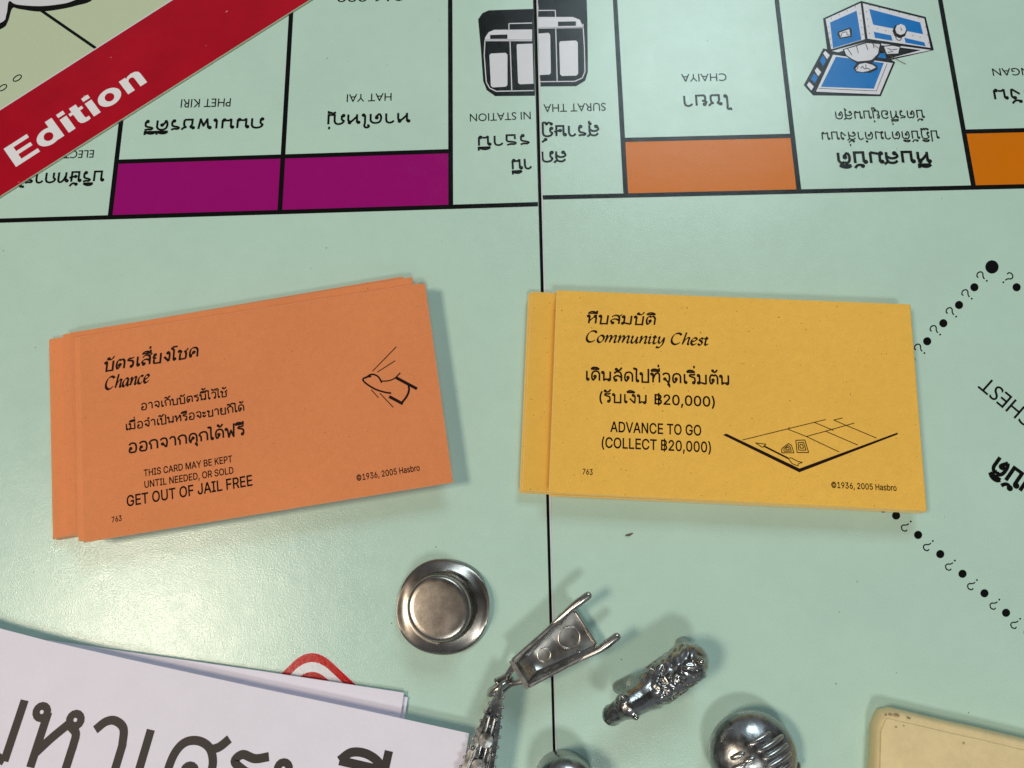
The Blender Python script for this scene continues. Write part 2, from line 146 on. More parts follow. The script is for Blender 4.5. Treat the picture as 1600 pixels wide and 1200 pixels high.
def thai_layout(text):
    """[(strokes, x, y)] and the width, in glyph units; vowel signs sit over the letter before them"""
    text = text.replace('ำ', 'ํา')
    out, x, raised, shift = [], 0.0, 0, 0
    for ch in text:
        adv, _ = THAI[ch]
        if adv:
            out.append((glyph_strokes(THAI, ch), x, 0)); x += adv
            raised = 0; shift = -24 if ch in ABOVE_TALL else 0
        elif ch in UPPER:
            out.append((glyph_strokes(THAI, ch), x - 12 + shift, 0)); raised = 1
        elif ch in TONES:
            out.append((glyph_strokes(THAI, ch), x - 12 + shift, 40 if raised else 4))
        else:
            out.append((glyph_strokes(THAI, ch), x - 2, 0))
    return out, x
def smooth(pts, n=6):
    if len(pts) < 3: return list(pts)
    P = [(2*pts[0][0]-pts[1][0], 2*pts[0][1]-pts[1][1])] + list(pts) + [(2*pts[-1][0]-pts[-2][0], 2*pts[-1][1]-pts[-2][1])]
    if pts[0] == pts[-1]:
        P[0] = pts[-2]; P[-1] = pts[1]
    out = []
    for i in range(1, len(P)-2):
        a, b, c, d = P[i-1], P[i], P[i+1], P[i+2]
        for k in range(n):
            t = k/n
            out.append(tuple(.5*(2*b[j]+(c[j]-a[j])*t+(2*a[j]-5*b[j]+4*c[j]-d[j])*t*t+(3*b[j]-a[j]-3*c[j]+d[j])*t**3) for j in (0, 1)))
    out.append(tuple(pts[-1]))
    return out
def ribbon(F, pts, w, nib=None, closed=False, butt=True):
    """outline polygons of one pen stroke; nib = (angle, contrast) thins the stroke along the nib"""
    n = len(pts)
    if n < 2: return
    L, Rr = [], []
    for i in range(n):
        a = pts[i-1] if (i or closed) else pts[i]
        b = pts[(i+1) % n] if (i < n-1 or closed) else pts[i]
        tx, ty = b[0]-a[0], b[1]-a[1]
        l = math.hypot(tx, ty) or 1.0
        tx /= l; ty /= l
        ww = w
        if nib:
            ang = math.atan2(ty, tx) - nib[0]
            ww = w * (1 - nib[1] * (1 - abs(math.sin(ang))))
        k = 1.0
        if 0 < i < n-1 or closed:                      # mitre
            p, q = pts[i-1], pts[i]
            u = (q[0]-p[0], q[1]-p[1]); ul = math.hypot(*u) or 1
            c = abs((u[0]*tx+u[1]*ty)/ul)
            k = min(1/max(c, .45), 1.8)
        nx, ny = -ty*ww*.5*k, tx*ww*.5*k
        L.append((pts[i][0]+nx, pts[i][1]+ny)); Rr.append((pts[i][0]-nx, pts[i][1]-ny))
    m = n if closed else n-1
    for i in range(m):
        j = (i+1) % n
        F.append([L[i], Rr[i], Rr[j], L[j]])
def stroke_polys(strokes, w, nib=None, n=6, kx=1.0):
    """one list of outline polygons per stroke"""
    out = []
    for kind, d in strokes:
        F = []
        if kind == 'o':
            x, y, r = d
            ribbon(F, [(x*kx+r*math.cos(t*TAU/14), y+r*math.sin(t*TAU/14)) for t in range(14)], w*.88, nib and (nib[0], nib[1]*.6), True)
            out.append(F)
        elif kind == 's':
            ribbon(F, smooth([(x*kx, y) for x, y in d], n), w, nib)
            out.append(F)
        else:
            P = [(x*kx, y) for x, y in d]
            for i in range(len(P)-1):                      # straight pieces overlap squarely at their corners
                a, b = P[i], P[i+1]
                l = math.hypot(b[0]-a[0], b[1]-a[1]) or 1
                u = ((b[0]-a[0])/l*w*.45, (b[1]-a[1])/l*w*.45)
                if i: a = (a[0]-u[0], a[1]-u[1])
                if i < len(P)-2: b = (b[0]+u[0], b[1]+u[1])
                F = []
                ribbon(F, [a, b], w, nib)
                out.append(F)
    return out
# ---------------------------------------------------------------- measuring: a photo pixel (1600 x 1200) to a point at height z
_R = CAM_ROT.to_matrix()
def B(px, py, z=0.0):
    d = _R @ Vector(((px-800)/1200, -(py-600)/1200, -1))
    return CAM_LOC + d * ((z-CAM_LOC.z)/d.z)
def zoomer(ox, oy, k):
    return lambda x, y: (ox + x/k, oy + y/k)
# ---------------------------------------------------------------- objects
WPOS = {}
def empty(name, loc):
    o = bpy.data.objects.new(name, None)
    o.empty_display_size = .5
    o.location = loc
    WPOS[o] = Vector(loc)
    scene.collection.objects.link(o)
    return o
def obj(name, verts, faces, mat, parent=None, smooth_=False, angle=None):
    vs_ = [Vector(v) for v in verts]
    lo = Vector([min(v[i] for v in vs_) for i in range(3)]); hi = Vector([max(v[i] for v in vs_) for i in range(3)])
    c = Vector(((lo.x+hi.x)/2, (lo.y+hi.y)/2, lo.z))
    me = bpy.data.meshes.new(name)
    me.from_pydata([v-c for v in vs_], [], faces)
    me.update()
    if smooth_:
        me.polygons.foreach_set('use_smooth', [True]*len(me.polygons))
        if angle: me.set_sharp_from_angle(angle=math.radians(angle))
    for m in (mat if isinstance(mat, list) else [mat]): me.materials.append(m)
    o = bpy.data.objects.new(name, me)
    WPOS[o] = c
    if parent:
        o.parent = parent; o.location = c - WPOS[parent]
    else:
        o.location = c
    scene.collection.objects.link(o)
    return o
def tag(o, label=None, cat=None, group=None, kind=None):
    if label: o['label'] = label
    if cat: o['category'] = cat
    if group: o['group'] = group
    if kind: o['kind'] = kind
    return o
class MB:
    def __init__(s): s.v = []; s.f = []
    def add(s, verts, faces):
        b = len(s.v); s.v += [Vector(v) for v in verts]; s.f += [[i+b for i in f] for f in faces]
        return s
    def poly(s, pts2, z):
        """flat polygon (may be concave) facing up"""
        P = [Vector((p[0], p[1], 0)) for p in pts2]
        area = sum(P[i-1].x*P[i].y-P[i].x*P[i-1].y for i in range(len(P)))
        if area < 0: P.reverse()
        T = tessellate_polygon([P])
        fs = []
        for t in T:
            a, b, c = (P[i] for i in t)
            fs.append(list(t) if (b-a).cross(c-a).z > 0 else list(t)[::-1])
        return s.add([(p.x, p.y, z) for p in P], fs)
    def box(s, c, size, mat3=None):
        x, y, z = (k/2 for k in size)
        V = [Vector((sx*x, sy*y, sz*z)) for sx in (-1, 1) for sy in (-1, 1) for sz in (-1, 1)]
        if mat3: V = [mat3 @ v for v in V]
        return s.add([v+Vector(c) for v in V], [[0,1,3,2],[4,6,7,5],[0,4,5,1],[2,3,7,6],[0,2,6,4],[1,5,7,3]])
    def loft(s, rings, closed=True, cap=True):
        n = len(rings[0]); b = len(s.v)
        for r in rings: s.v += [Vector(p) for p in r]
        for i in range(len(rings)-1):
            for j in range(n if closed else n-1):
                k = (j+1) % n
                s.f.append([b+i*n+j, b+i*n+k, b+(i+1)*n+k, b+(i+1)*n+j])
        if cap:
            s.f.append([b+j for j in range(n)][::-1]); s.f.append([b+(len(rings)-1)*n+j for j in range(n)])
        return s
    def ball(s, c, r, nu=10, nv=6, squash=(1, 1, 1)):
        rings = []
        for i in range(nv+1):
            a = -math.pi/2 + math.pi*max(.02, min(.98, i/nv))
            rings.append([(c[0]+r*squash[0]*math.cos(a)*math.cos(t*TAU/nu), c[1]+r*squash[1]*math.cos(a)*math.sin(t*TAU/nu), c[2]+r*squash[2]*math.sin(a)) for t in range(nu)])
        return s.loft(rings)
    def tube(s, pts, radii, n=10, round_=True):
        P = [Vector(p) for p in pts]
        R_ = list(radii) if hasattr(radii, '__len__') else [radii]*len(P)
        if round_:
            def ext(i, j):
                d = (P[i]-P[j]).normalized()
                return [(P[i]+d*R_[i]*math.sin(a), R_[i]*math.cos(a)) for a in (.5, .95, 1.35)]
            e0 = ext(0, 1); e1 = ext(-1, -2)
            P2 = [p for p, _ in reversed(e0)] + P + [p for p, _ in e1]
            R2 = [r for _, r in reversed(e0)] + R_ + [r for _, r in e1]
            P, R_ = P2, R2
        rings = []; up = Vector((0, 0, 1))
        for i, p in enumerate(P):
            t = (P[min(i+1, len(P)-1)]-P[max(i-1, 0)]).normalized()
            u = up if abs(t.z) < .9 else Vector((1, 0, 0))
            a = t.cross(u).normalized(); b = a.cross(t).normalized()
            rings.append([p + (a*math.cos(k*TAU/n)+b*math.sin(k*TAU/n))*R_[i] for k in range(n)])
        return s.loft(rings)
    def xf(s, M):
        s.v = [M @ v for v in s.v]; return s
    def build(s, name, mat, parent=None, smooth_=False, angle=None):
        return obj(name, s.v, s.f, mat, parent, smooth_, angle)
# ---------------------------------------------------------------- materials
def node(nt, kind, **kw):
    n = nt.nodes.new(kind)
    for k, v in kw.items():
        if k in n.inputs: n.inputs[k].default_value = v
        else: setattr(n, k, v)
    return n
def srgb(r, g, b):
    f = lambda c: (c/255/12.92) if c/255 <= .04045 else ((c/255+.055)/1.055)**2.4
    return (f(r), f(g), f(b), 1)
def material(name, color, rough=.5, spec=.5, metal=0.0, mottle=None, bump=None, speck=None, rough_var=None, vary=0.0):
    """mottle (scale, amount): tone grain; bump (scale, strength, detail); speck (scale, threshold, colour): scattered fibres or dots"""
    m = bpy.data.materials.new(name); m.use_nodes = True
    nt = m.node_tree; p = nt.nodes['Principled BSDF']
    p.inputs['Base Color'].default_value = color if len(color) == 4 else (*color, 1)
    p.inputs['Roughness'].default_value = rough
    p.inputs['Specular IOR Level'].default_value = spec
    p.inputs['Metallic'].default_value = metal
    co = node(nt, 'ShaderNodeTexCoord')
    geo = node(nt, 'ShaderNodeNewGeometry')
    col = None
    base = node(nt, 'ShaderNodeRGB'); base.outputs[0].default_value = p.inputs['Base Color'].default_value
    col = base.outputs[0]
    for sc_, am in (mottle or []):
        n = node(nt, 'ShaderNodeTexNoise', Scale=sc_, Detail=3.0)
        nt.links.new(geo.outputs['Position'], n.inputs['Vector'])
        mr = node(nt, 'ShaderNodeMapRange'); mr.inputs['From Min'].default_value = .25; mr.inputs['From Max'].default_value = .75
        mr.inputs['To Min'].default_value = 1-am; mr.inputs['To Max'].default_value = 1+am
        nt.links.new(n.outputs['Fac'], mr.inputs['Value'])
        mx = node(nt, 'ShaderNodeVectorMath', operation='SCALE')
        nt.links.new(col, mx.inputs[0]); nt.links.new(mr.outputs[0], mx.inputs['Scale'])
        col = mx.outputs[0]
    for sc_, th, c in (speck or []):
        n = node(nt, 'ShaderNodeTexNoise', Scale=sc_, Detail=1.0)
        nt.links.new(geo.outputs['Position'], n.inputs['Vector'])
        mr = node(nt, 'ShaderNodeMapRange'); mr.inputs['From Min'].default_value = th; mr.inputs['From Max'].default_value = th+.035
        nt.links.new(n.outputs['Fac'], mr.inputs['Value'])
        mx = node(nt, 'ShaderNodeMix', data_type='RGBA')
        nt.links.new(mr.outputs[0], mx.inputs[0]); nt.links.new(col, mx.inputs[6]); mx.inputs[7].default_value = c
        col = mx.outputs[2]
    if vary:                                   # each sheet of card has faded a little differently
        oi = node(nt, 'ShaderNodeObjectInfo')
        mr = node(nt, 'ShaderNodeMapRange'); mr.inputs['To Min'].default_value = 1-2.4*vary; mr.inputs['To Max'].default_value = 1.0
        nt.links.new(oi.outputs['Random'], mr.inputs['Value'])
        mx = node(nt, 'ShaderNodeVectorMath', operation='SCALE')
        nt.links.new(col, mx.inputs[0]); nt.links.new(mr.outputs[0], mx.inputs['Scale'])
        col = mx.outputs[0]
    nt.links.new(col, p.inputs['Base Color'])
    if rough_var:
        n = node(nt, 'ShaderNodeTexNoise', Scale=rough_var[0], Detail=4.0)
        nt.links.new(geo.outputs['Position'], n.inputs['Vector'])
        mr = node(nt, 'ShaderNodeMapRange'); mr.inputs['From Min'].default_value = .3; mr.inputs['From Max'].default_value = .7
        mr.inputs['To Min'].default_value = rough-rough_var[1]; mr.inputs['To Max'].default_value = rough+rough_var[1]
        nt.links.new(n.outputs['Fac'], mr.inputs['Value']); nt.links.new(mr.outputs[0], p.inputs['Roughness'])
    last = None
    for sc_, st, dist in (bump or []):
        n = node(nt, 'ShaderNodeTexNoise', Scale=sc_, Detail=2.0)
        nt.links.new(geo.outputs['Position'], n.inputs['Vector'])
        b = node(nt, 'ShaderNodeBump', Strength=st, Distance=dist)
        nt.links.new(n.outputs['Fac'], b.inputs['Height'])
        if last: nt.links.new(last, b.inputs['Normal'])
        last = b.outputs[0]
    if last: nt.links.new(last, p.inputs['Normal'])
    return m
BOARD_BUMP = [(34, .42, .009), (3, .10, .03)]
GLOSS = dict(rough=.19, spec=.48, bump=BOARD_BUMP, rough_var=(2.0, .04))
INK = dict(GLOSS, spec=.26)
M = {}
M['board'] = material('board_green', srgb(193, 221, 208), mottle=[(42, .08), (.5, .03), (3, .015)], speck=[(9, .80, (.12, .11, .08, 1))], **GLOSS)
M['ink'] = material('board_black_ink', (.006, .006, .006), **INK)
M['purple'] = material('purple_ink', srgb(156, 16, 114), mottle=[(40, .06)], **INK)
M['orange_bar'] = material('orange_ink', srgb(218, 118, 10), mottle=[(40, .06)], **INK)
M['red_ink'] = material('red_ink', srgb(190, 8, 18), **INK)
M['white_ink'] = material('white_ink', srgb(222, 220, 228), mottle=[(30, .02)], **GLOSS)
M['blue_ink'] = material('blue_ink', srgb(0, 116, 196), mottle=[(30, .04)], **INK)
M['board_edge'] = material('paper_edge', srgb(214, 214, 220), rough=.7, spec=.2)
M['table'] = material('dark_table', (.03, .02, .015), rough=.5, mottle=[(2, .4)])
M['lid_green'] = material('booklet_green', srgb(198, 210, 180), mottle=[(30, .03)], **GLOSS)
M['ribbon'] = material('ribbon_red', srgb(178, 12, 36), mottle=[(30, .04), (1.0, .10)], rough=.2, spec=.5, bump=[(14, .06, .01), (2, .15, .05)], speck=[(7, .79, srgb(225, 150, 155))])
M['card_orange'] = material('orange_card', srgb(241, 146, 92), rough=.75, spec=.25, mottle=[(38, .08), (5, .03), (90, .06), (.35, .05)], bump=[(45, .4, .006)], speck=[(19, .77, srgb(150, 80, 50)), (26, .775, srgb(250, 186, 136))], vary=.05)
M['card_yellow'] = material('yellow_card', srgb(247, 191, 84), rough=.75, spec=.25, mottle=[(38, .07), (5, .03), (90, .05), (.35, .04)], bump=[(45, .4, .006)], speck=[(19, .75, srgb(150, 98, 44)), (26, .765, srgb(255, 222, 150))], vary=.05)
M['ribbon_white'] = material('ribbon_white', srgb(240, 236, 240), mottle=[(30, .02)], **GLOSS)
M['card_ink'] = material('card_ink', srgb(28, 13, 10), rough=.7, spec=.15, mottle=[(60, .3)])
M['paper'] = material('white_paper', srgb(236, 229, 244), rough=.55, spec=.35, mottle=[(14, .015), (1.5, .02)], bump=[(30, .12, .006)])
M['paper_ink'] = material('brown_black_ink', srgb(46, 38, 38), rough=.5, spec=.3, mottle=[(20, .1)])
M['pewter'] = material('pewter', (.36, .32, .29), rough=.29, metal=1.0, mottle=[(3, .16), (45, .16)], bump=[(5, .06, .02), (50, .10, .004)], rough_var=(4, .04))
M['pewter_bright'] = material('bright_pewter', (.50, .475, .45), rough=.28, metal=1.0, mottle=[(4, .16), (60, .08)], bump=[(6, .04, .015)], rough_var=(4, .04))
M['pewter_dark'] = material('dark_pewter', (.35, .35, .35), rough=.27, metal=1.0, mottle=[(6, .25)], bump=[(7, .25, .02), (30, .08, .004)], rough_var=(6, .06))
M['card_edge_orange'] = material('orange_card_cut_edge', srgb(240, 172, 128), rough=.8, spec=.2, mottle=[(40, .1)])
M['card_edge_yellow'] = material('yellow_card_cut_edge', srgb(246, 212, 140), rough=.8, spec=.2, mottle=[(40, .1)])
M['pewter_fur'] = material('furry_pewter', (.36, .35, .34), rough=.25, metal=1.0, mottle=[(8, .25)], bump=[(16, .3, .015)], rough_var=(8, .06))
M['wallet'] = material('beige_paper', srgb(232, 208, 160), rough=.75, spec=.2, mottle=[(1.8, .06), (8, .04), (40, .05)], bump=[(30, .25, .01), (2, .08, .05)], speck=[(3.5, .76, srgb(120, 106, 82))])
M['stain'] = material('grubby_stain', srgb(150, 132, 100), rough=.85, mottle=[(14, .35), (40, .3)])
M['crumb'] = material('brown_crumb', srgb(96, 70, 48), rough=.8)
# ---------------------------------------------------------------- flat printing
INTER = {}
for item in INTER_DATA.split(';'):
    key, rest = item.split(' ', 1)
    adv, loops = rest.split('|', 1)
    INTER[',' if key == 'comma' else key] = (float(adv), [[tuple(float(v) for v in p.split(',')) for p in l.split(' ')] for l in loops.split('|')])
INTER[' '] = (190.0, [])
def inside(p, L):
    c = False
    for i in range(len(L)):
        (x1, y1), (x2, y2) = L[i-1], L[i]
        if (y1 > p[1]) != (y2 > p[1]) and p[0] < (x2-x1)*(p[1]-y1)/(y2-y1)+x1: c = not c
    return c
def sans_polys(ch, bold=0.0):
    """triangles of a sans serif letter, 509 units = height of a capital; one list per overlapping piece"""
    adv, loops = INTER[ch]
    L = loops
    holes = {i: [j for j in range(len(L)) if j != i and inside(L[i][0], L[j]) and inside(L[i][len(L[i])//2], L[j])] for i in range(len(L))}
    out = []
    for i in range(len(L)):
        if holes[i]: continue
        grp = [L[i]] + [L[j] for j in range(len(L)) if i in holes[j]]
        flat = [p for l in grp for p in l]
        tris = tessellate_polygon([[Vector((p[0], p[1], 0)) for p in l] for l in grp])
        out.append([[flat[k] for k in t] for t in tris])
    if bold:                                   # a heavier pen: the outline inked as well
        for l in L:
            for i in range(len(l)):
                a, b = l[i-1], l[i]
                n = math.hypot(b[0]-a[0], b[1]-a[1])
                if n < 1: continue
                e = ((b[0]-a[0])/n*bold*.5, (b[1]-a[1])/n*bold*.5)
                F = []
                ribbon(F, [(a[0]-e[0], a[1]-e[1]), (b[0]+e[0], b[1]+e[1])], 2*bold)
                out[0] = out[0] + F
    return adv, out
def frame(p0, p1, h, z):
    a, b = B(*p0, z), B(*p1, z)
    u = (b-a); w = u.length; u.normalize()
    v = Vector((-u.y, u.x, 0))
    k = math.hypot(p1[0]-p0[0], p1[1]-p0[1])
    hw = h*w/k
    return a, u, v, w, hw
def emit(mb, F, a, u, v, sx, sy, dz=0.0):
    for p in F:
        P = [a + u*(x*sx) + v*(y*sy) + Vector((0, 0, dz)) for x, y in p]
        ar = sum(P[i-1].x*P[i].y-P[i].x*P[i-1].y for i in range(len(P)))
        if ar < 0: P.reverse()
        mb.add(P, [list(range(len(P)))])
def lettering(parent, text, p0, p1, h, z, mat, weight=10, style='thai', bold=0.0, natural=None):
    """one printed line from pixel p0 to p1 (baseline, in reading direction), h = letter height in pixels"""
    a, u, v, w, hw = frame(p0, p1, h, z)
    mb = MB()
    if style == 'geo':
        c = bpy.data.curves.new('t', 'FONT'); c.body = text; c.offset = bold; c.resolution_u = 4
        o = bpy.data.objects.new('t', c); scene.collection.objects.link(o)
        bpy.context.view_layer.update()
        me = bpy.data.meshes.new_from_object(o.evaluated_get(bpy.context.evaluated_depsgraph_get()))
        bpy.data.objects.remove(o)
        xs = [q.co.x for q in me.vertices]; ys = [q.co.y for q in me.vertices]
        x0, x1 = min(xs), max(xs); top = max(ys)
        emit(mb, [[((me.vertices[i].co.x-x0), me.vertices[i].co.y) for i in f.vertices] for f in me.polygons], a, u, v, w/(x1-x0), hw/top)
        bpy.data.meshes.remove(me)
    else:
        items, x = [], 0.0
        runs = []
        for ch in text:
            kind = 'sans' if ch in INTER and ch != ' ' else 'sp' if ch == ' ' else 'baht' if ch == '฿' else ('script' if style == 'script' else 'thai')
            if style == 'script': kind = 'script'
            if kind == 'sp': kind = runs[-1][0]
            if runs and runs[-1][0] == kind: runs[-1][1] += ch
            else: runs.append([kind, ch])
        for kind, s in runs:
            if kind in ('thai', 'script'):
                if kind == 'thai': lay, wd = thai_layout(s)
                else:
                    lay, wd = [], 0.0
                    for ch in s:
                        lay.append((glyph_strokes(SCRIPT, ch), wd, 0)); wd += SCRIPT[ch][0]
                items += [('st', st, x+gx, gy) for st, gx, gy in lay]; x += wd
            else:
                mixed = any(r[0] == 'thai' for r in runs)
                k = 100/509; kyy = 1.13 if mixed else 1.0; kxx = .86 if mixed else 1.0
                for ch in s:
                    c2 = 'B' if ch == '฿' else ch
                    adv, pcs = sans_polys(c2, bold)
                    items.append(('pl', [[[(px_*k*kxx, py_*k*kyy) for px_, py_ in t] for t in pc] for pc in pcs], x, 0))
                    if ch == '฿':
                        items.append(('st', [('l', [(52*kxx, -14), (52*kxx, 114*kyy)])], x, 0))
                    x += adv*k*kxx
        sy = hw/100; kx = (w/x)/sy
        nib, shear, wt = None, 0.0, weight
        if style == 'script': nib, shear = (.75, .72), .10
        if style == 'brush': nib, shear = (.6, .55), .14
        n = 0
        for kind, d, gx, gy in items:
            if kind == 'st':
                for q_, F in enumerate(stroke_polys(d, wt, nib, 6, kx)):
                    F = [[(q[0]+gx*kx+shear*(q[1]+gy), q[1]+gy) for q in p] for p in F]
                    emit(mb, F, a, u, v, sy, sy, .0006*(q_ + (n % 2)*.5))
                n += 1
            else:
                for q, pc in enumerate(d):
                    emit(mb, [[((px_+gx)*kx, py_) for px_, py_ in t] for t in pc], a, u, v, sy, sy, q*.0006)
    return mb.build('lettering', mat, parent)
BOLD = {   # heavy sans letters, 100 = height of a capital: (advance, outlines)
 'E': (78, [[(2, 0), (2, 100), (69, 100), (69, 82), (24, 82), (24, 60), (65, 60), (65, 43), (24, 43), (24, 18), (71, 18), (71, 0)]]),
 'd': (72, ['ring 31 36', [(44, 0), (44, 101), (64, 101), (64, 0)]]),
 'i': (31, [[(5, 0), (5, 73), (25, 73), (25, 0)], [(5, 83), (5, 101), (25, 101), (25, 83)]]),
 't': (43, [[(9, 93), (9, 73), (0, 73), (0, 59), (9, 59), (9, 20), (12, 8), (19, 1), (30, -1), (39, 1), (39, 16), (32, 16), (29, 20), (29, 59), (39, 59), (39, 73), (29, 73), (29, 93)]]),
 'o': (71, ['ring 34 36']),
 'n': (69, [[(5, 0), (5, 73), (24, 73), (24, 65), (31, 72), (42, 75), (53, 72), (60, 64), (62, 53), (62, 0), (42, 0), (42, 48), (40, 56), (34, 59), (28, 56), (25, 49), (25, 0)]]),
}
def bold_line(parent, text, p0, p1, h, z, mat):
    a, u, v, w, hw = frame(p0, p1, h, z)
    tot = sum(BOLD[c][0] for c in text)
    mb, x = MB(), 0.0
    for ch in text:
        adv, shapes = BOLD[ch]
        for q, s in enumerate(shapes):
            if isinstance(s, str):
                cx, cy = (float(k) for k in s.split()[1:])
                F = []
                ribbon(F, [(cx+22*math.cos(t*TAU/32), cy+29*math.sin(t*TAU/32)) for t in range(32)], 19, None, True)
            else:
                P = [Vector((px_, py_, 0)) for px_, py_ in s]
                F = [[s[i] for i in t] for t in tessellate_polygon([P])]
            emit(mb, [[(px_+x, py_) for px_, py_ in f] for f in F], a, u, v, w/tot, hw/100, .0008*q)
        x += adv
    return mb.build('lettering', mat, parent)
def px_poly(mb, pts, z):
    return mb.poly([B(p[0], p[1], z)[:2] for p in pts], z)
def px_stroke(mb, pts, w, z, curve=False):
    """a printed line of w pixels along pixel points"""
    if curve: pts = smooth(pts, 6)
    F = []
    for i in range(len(pts)-1):
        if curve: break
        ribbon(F, [pts[i], pts[i+1]], w)
    if curve: ribbon(F, pts, w)
    for p in F: px_poly(mb, p, z)
    return mb
# ================================================================ table and game board
W = 4.13           # width of one square of the board
HB = 1.497         # height of a colour bar
LW = .115          # width of a printed border line
tb = MB().box((-2, -18, -1.26), (120, 100, 2))
tag(tb.build('table_top', M['table']), kind='structure', label='dark table top under the game board')
LTH = 0.00835; LO = Vector((-.0772, -.1574))
def right_frame(x, y): return (x, y)
def left_frame(x, y):
    c, s = math.cos(LTH), math.sin(LTH)
    return (LO.x + c*x - s*y, LO.y + s*x + c*y)
def seam(pa, pb, y):
    a, b = B(*pa), B(*pb)
    return a.x + (b.x-a.x)*(y-a.y)/(b.y-a.y)
Y0, Y1 = -43.8, 6.75
SL = lambda y: seam((834.0, 0), (866.2, 1200), y)
SR = lambda y: seam((838.2, 0), (868.6, 1200), y)
board = empty('game_board', (-2.1, -18, -.25))
tag(board, 'pale green folding board game board with black bordered squares along one side', 'game board')
def panel(pts):
    P = [Vector((*p, 0)) for p in pts]
    n = len(P)
    V = [(p.x, p.y, -.25) for p in P] + [(p.x, p.y, 0) for p in P]
    F = [list(range(n))[::-1], [n+i for i in range(n)]] + [[i, (i+1) % n, n+(i+1) % n, n+i] for i in range(n)]
    return obj('board_panel', V, F, M['board'], board)
left_panel = panel([(-27.3, Y0), (SL(Y0), Y0), (SL(Y1), Y1), (-27.3, Y1)])
right_panel = panel([(SR(Y0), Y0), (23.2, Y0), (23.2, Y1), (SR(Y1), Y1)])
def strip(mb, fr, x0, y0, x1, y1, z):
    mb.add([(*fr(x0, y0), z), (*fr(x1, y0), z), (*fr(x1, y1), z), (*fr(x0, y1), z)], [[0, 1, 2, 3]])
ZL, ZB, ZT = .004, .002, .006
# border lines
mb = MB()
for k in range(0, 5): strip(mb, right_frame, k*W-LW/2, 0, k*W+LW/2, Y1, ZL)
strip(mb, right_frame, SR(0)+.02, -LW/2, 23, LW/2, ZL+.0004)
for k in (0, 2, 3): strip(mb, right_frame, k*W, HB-LW/2, (k+1)*W, HB+LW/2, ZL+.0008)
mb.build('square_borders', M['ink'], right_panel)
mb = MB()
for k in range(-5, 0): strip(mb, left_frame, k*W-LW/2, 0, k*W+LW/2, Y1, ZL)
strip(mb, left_frame, -25, -LW/2, SL(0)-LO.x-.03, LW/2, ZL+.0004)
for k in (-3, -2, -5): strip(mb, left_frame, k*W, HB-LW/2, (k+1)*W, HB+LW/2, ZL+.0008)
mb.build('square_borders', M['ink'], left_panel)
# white paper edge along the fold
mb = MB()
ys = [Y0+(Y1-Y0)*i/40 for i in range(41)]
ys = [Y0+(Y1-Y0)*i/400 for i in range(401)]
wear = [.020+.012*math.sin(i*.31)+.010*math.sin(i*1.13+2)+random.uniform(0, .014) for i in range(401)]
for i in range(400):
    mb.add([(SR(ys[i]), ys[i], .0095), (SR(ys[i])+max(.008, wear[i]), ys[i], .0095), (SR(ys[i+1])+max(.008, wear[i+1]), ys[i+1], .0095), (SR(ys[i+1]), ys[i+1], .0095)], [[0, 1, 2, 3]])
mb.build('paper_edge', M['board_edge'], right_panel)
mb = MB()
for i in range(400):
    mb.add([(SL(ys[i])-.02, ys[i], .0095), (SL(ys[i]), ys[i], .0095), (SL(ys[i+1]), ys[i+1], .0095), (SL(ys[i+1])-.02, ys[i+1], .0095)], [[0, 1, 2, 3]])
mb.build('dark_fold_edge', M['ink'], left_panel)
# colour bars
for k in (0, 2, 3):
    mb = MB(); strip(mb, right_frame, k*W+LW*.4, LW*.4, (k+1)*W-LW*.4, HB-LW*.4, ZB)
    tag(mb.build('colour_bar', M['orange_bar'], right_panel), 'orange colour bar of a square')
for k in (-5, -3, -2):
    mb = MB(); strip(mb, left_frame, k*W+LW*.4, LW*.4, (k+1)*W-LW*.4, HB-LW*.4, ZB)
    tag(mb.build('colour_bar', M['purple'], left_panel), 'magenta colour bar of a square')
# ---- words printed on the squares (they read from the far side)
I = M['ink']
def tw(panel_, text, p0, p1, h, **k): return lettering(panel_, text, p0, p1, h, ZT, I, **k)
tw(left_panel, 'PHET KIRI', (361, 153.3), (283.3, 155.2), 14.6, style='geo')
tw(left_panel, 'ถนนเพชรคีรี', (413, 184.3), (224, 188.6), 16.5, weight=20.1)
tw(left_panel, 'ELECTRIC COMPANY', (147.2, 234.3), (-18, 239), 13.2, style='geo')
tw(left_panel, 'บริษัทการไฟฟ้า', (164, 267.6), (-30, 272.5), 16.5, weight=18.9)
tw(left_panel, 'HAT YAI', (612, 145.2), (542, 147.4), 13.6, style='geo')
tw(left_panel, 'หาดใหญ่', (641.5, 176), (509, 180), 16.2, weight=20.1)
tw(left_panel, '$16,000', (631, -10.5), (527, -8.5), 14, style='geo')
tw(right_panel, 'SURAT THA', (946, 160.5), (849, 163), 14.2, style='geo')
tw(left_panel, 'NI STATION', (829, 174.3), (734, 178), 13.6, style='geo')
tw(right_panel, 'สุราษฎ์', (937, 195.5), (844, 197.5), 17.5, weight=18.9)
tw(left_panel, 'รธานี', (829, 210), (743, 213), 16.5, weight=18.9)
tw(right_panel, 'สถ', (886, 236), (844, 237), 17.5, weight=18.9)
tw(left_panel, 'านี', (831, 247.5), (796.5, 249.5), 17, weight=18.9)
tw(right_panel, 'CHAIYA', (1134.8, 114.4), (1064, 115.8), 13.6, style='geo')
tw(right_panel, 'ไชยา', (1140, 148), (1064.4, 149.8), 18, weight=17.7)
tw(right_panel, 'บัตรที่อยู่บนสุด', (1443.5, 172.3), (1303, 174.2), 13.2, weight=15.3)
tw(right_panel, 'ปฏิบัติตามคำสั่งบน', (1466.5, 204.5), (1281, 206.6), 13.2, weight=15.3)
tw(right_panel, 'หีบสมบัติ', (1453.5, 237), (1305, 238.6), 18.7, weight=23.6)
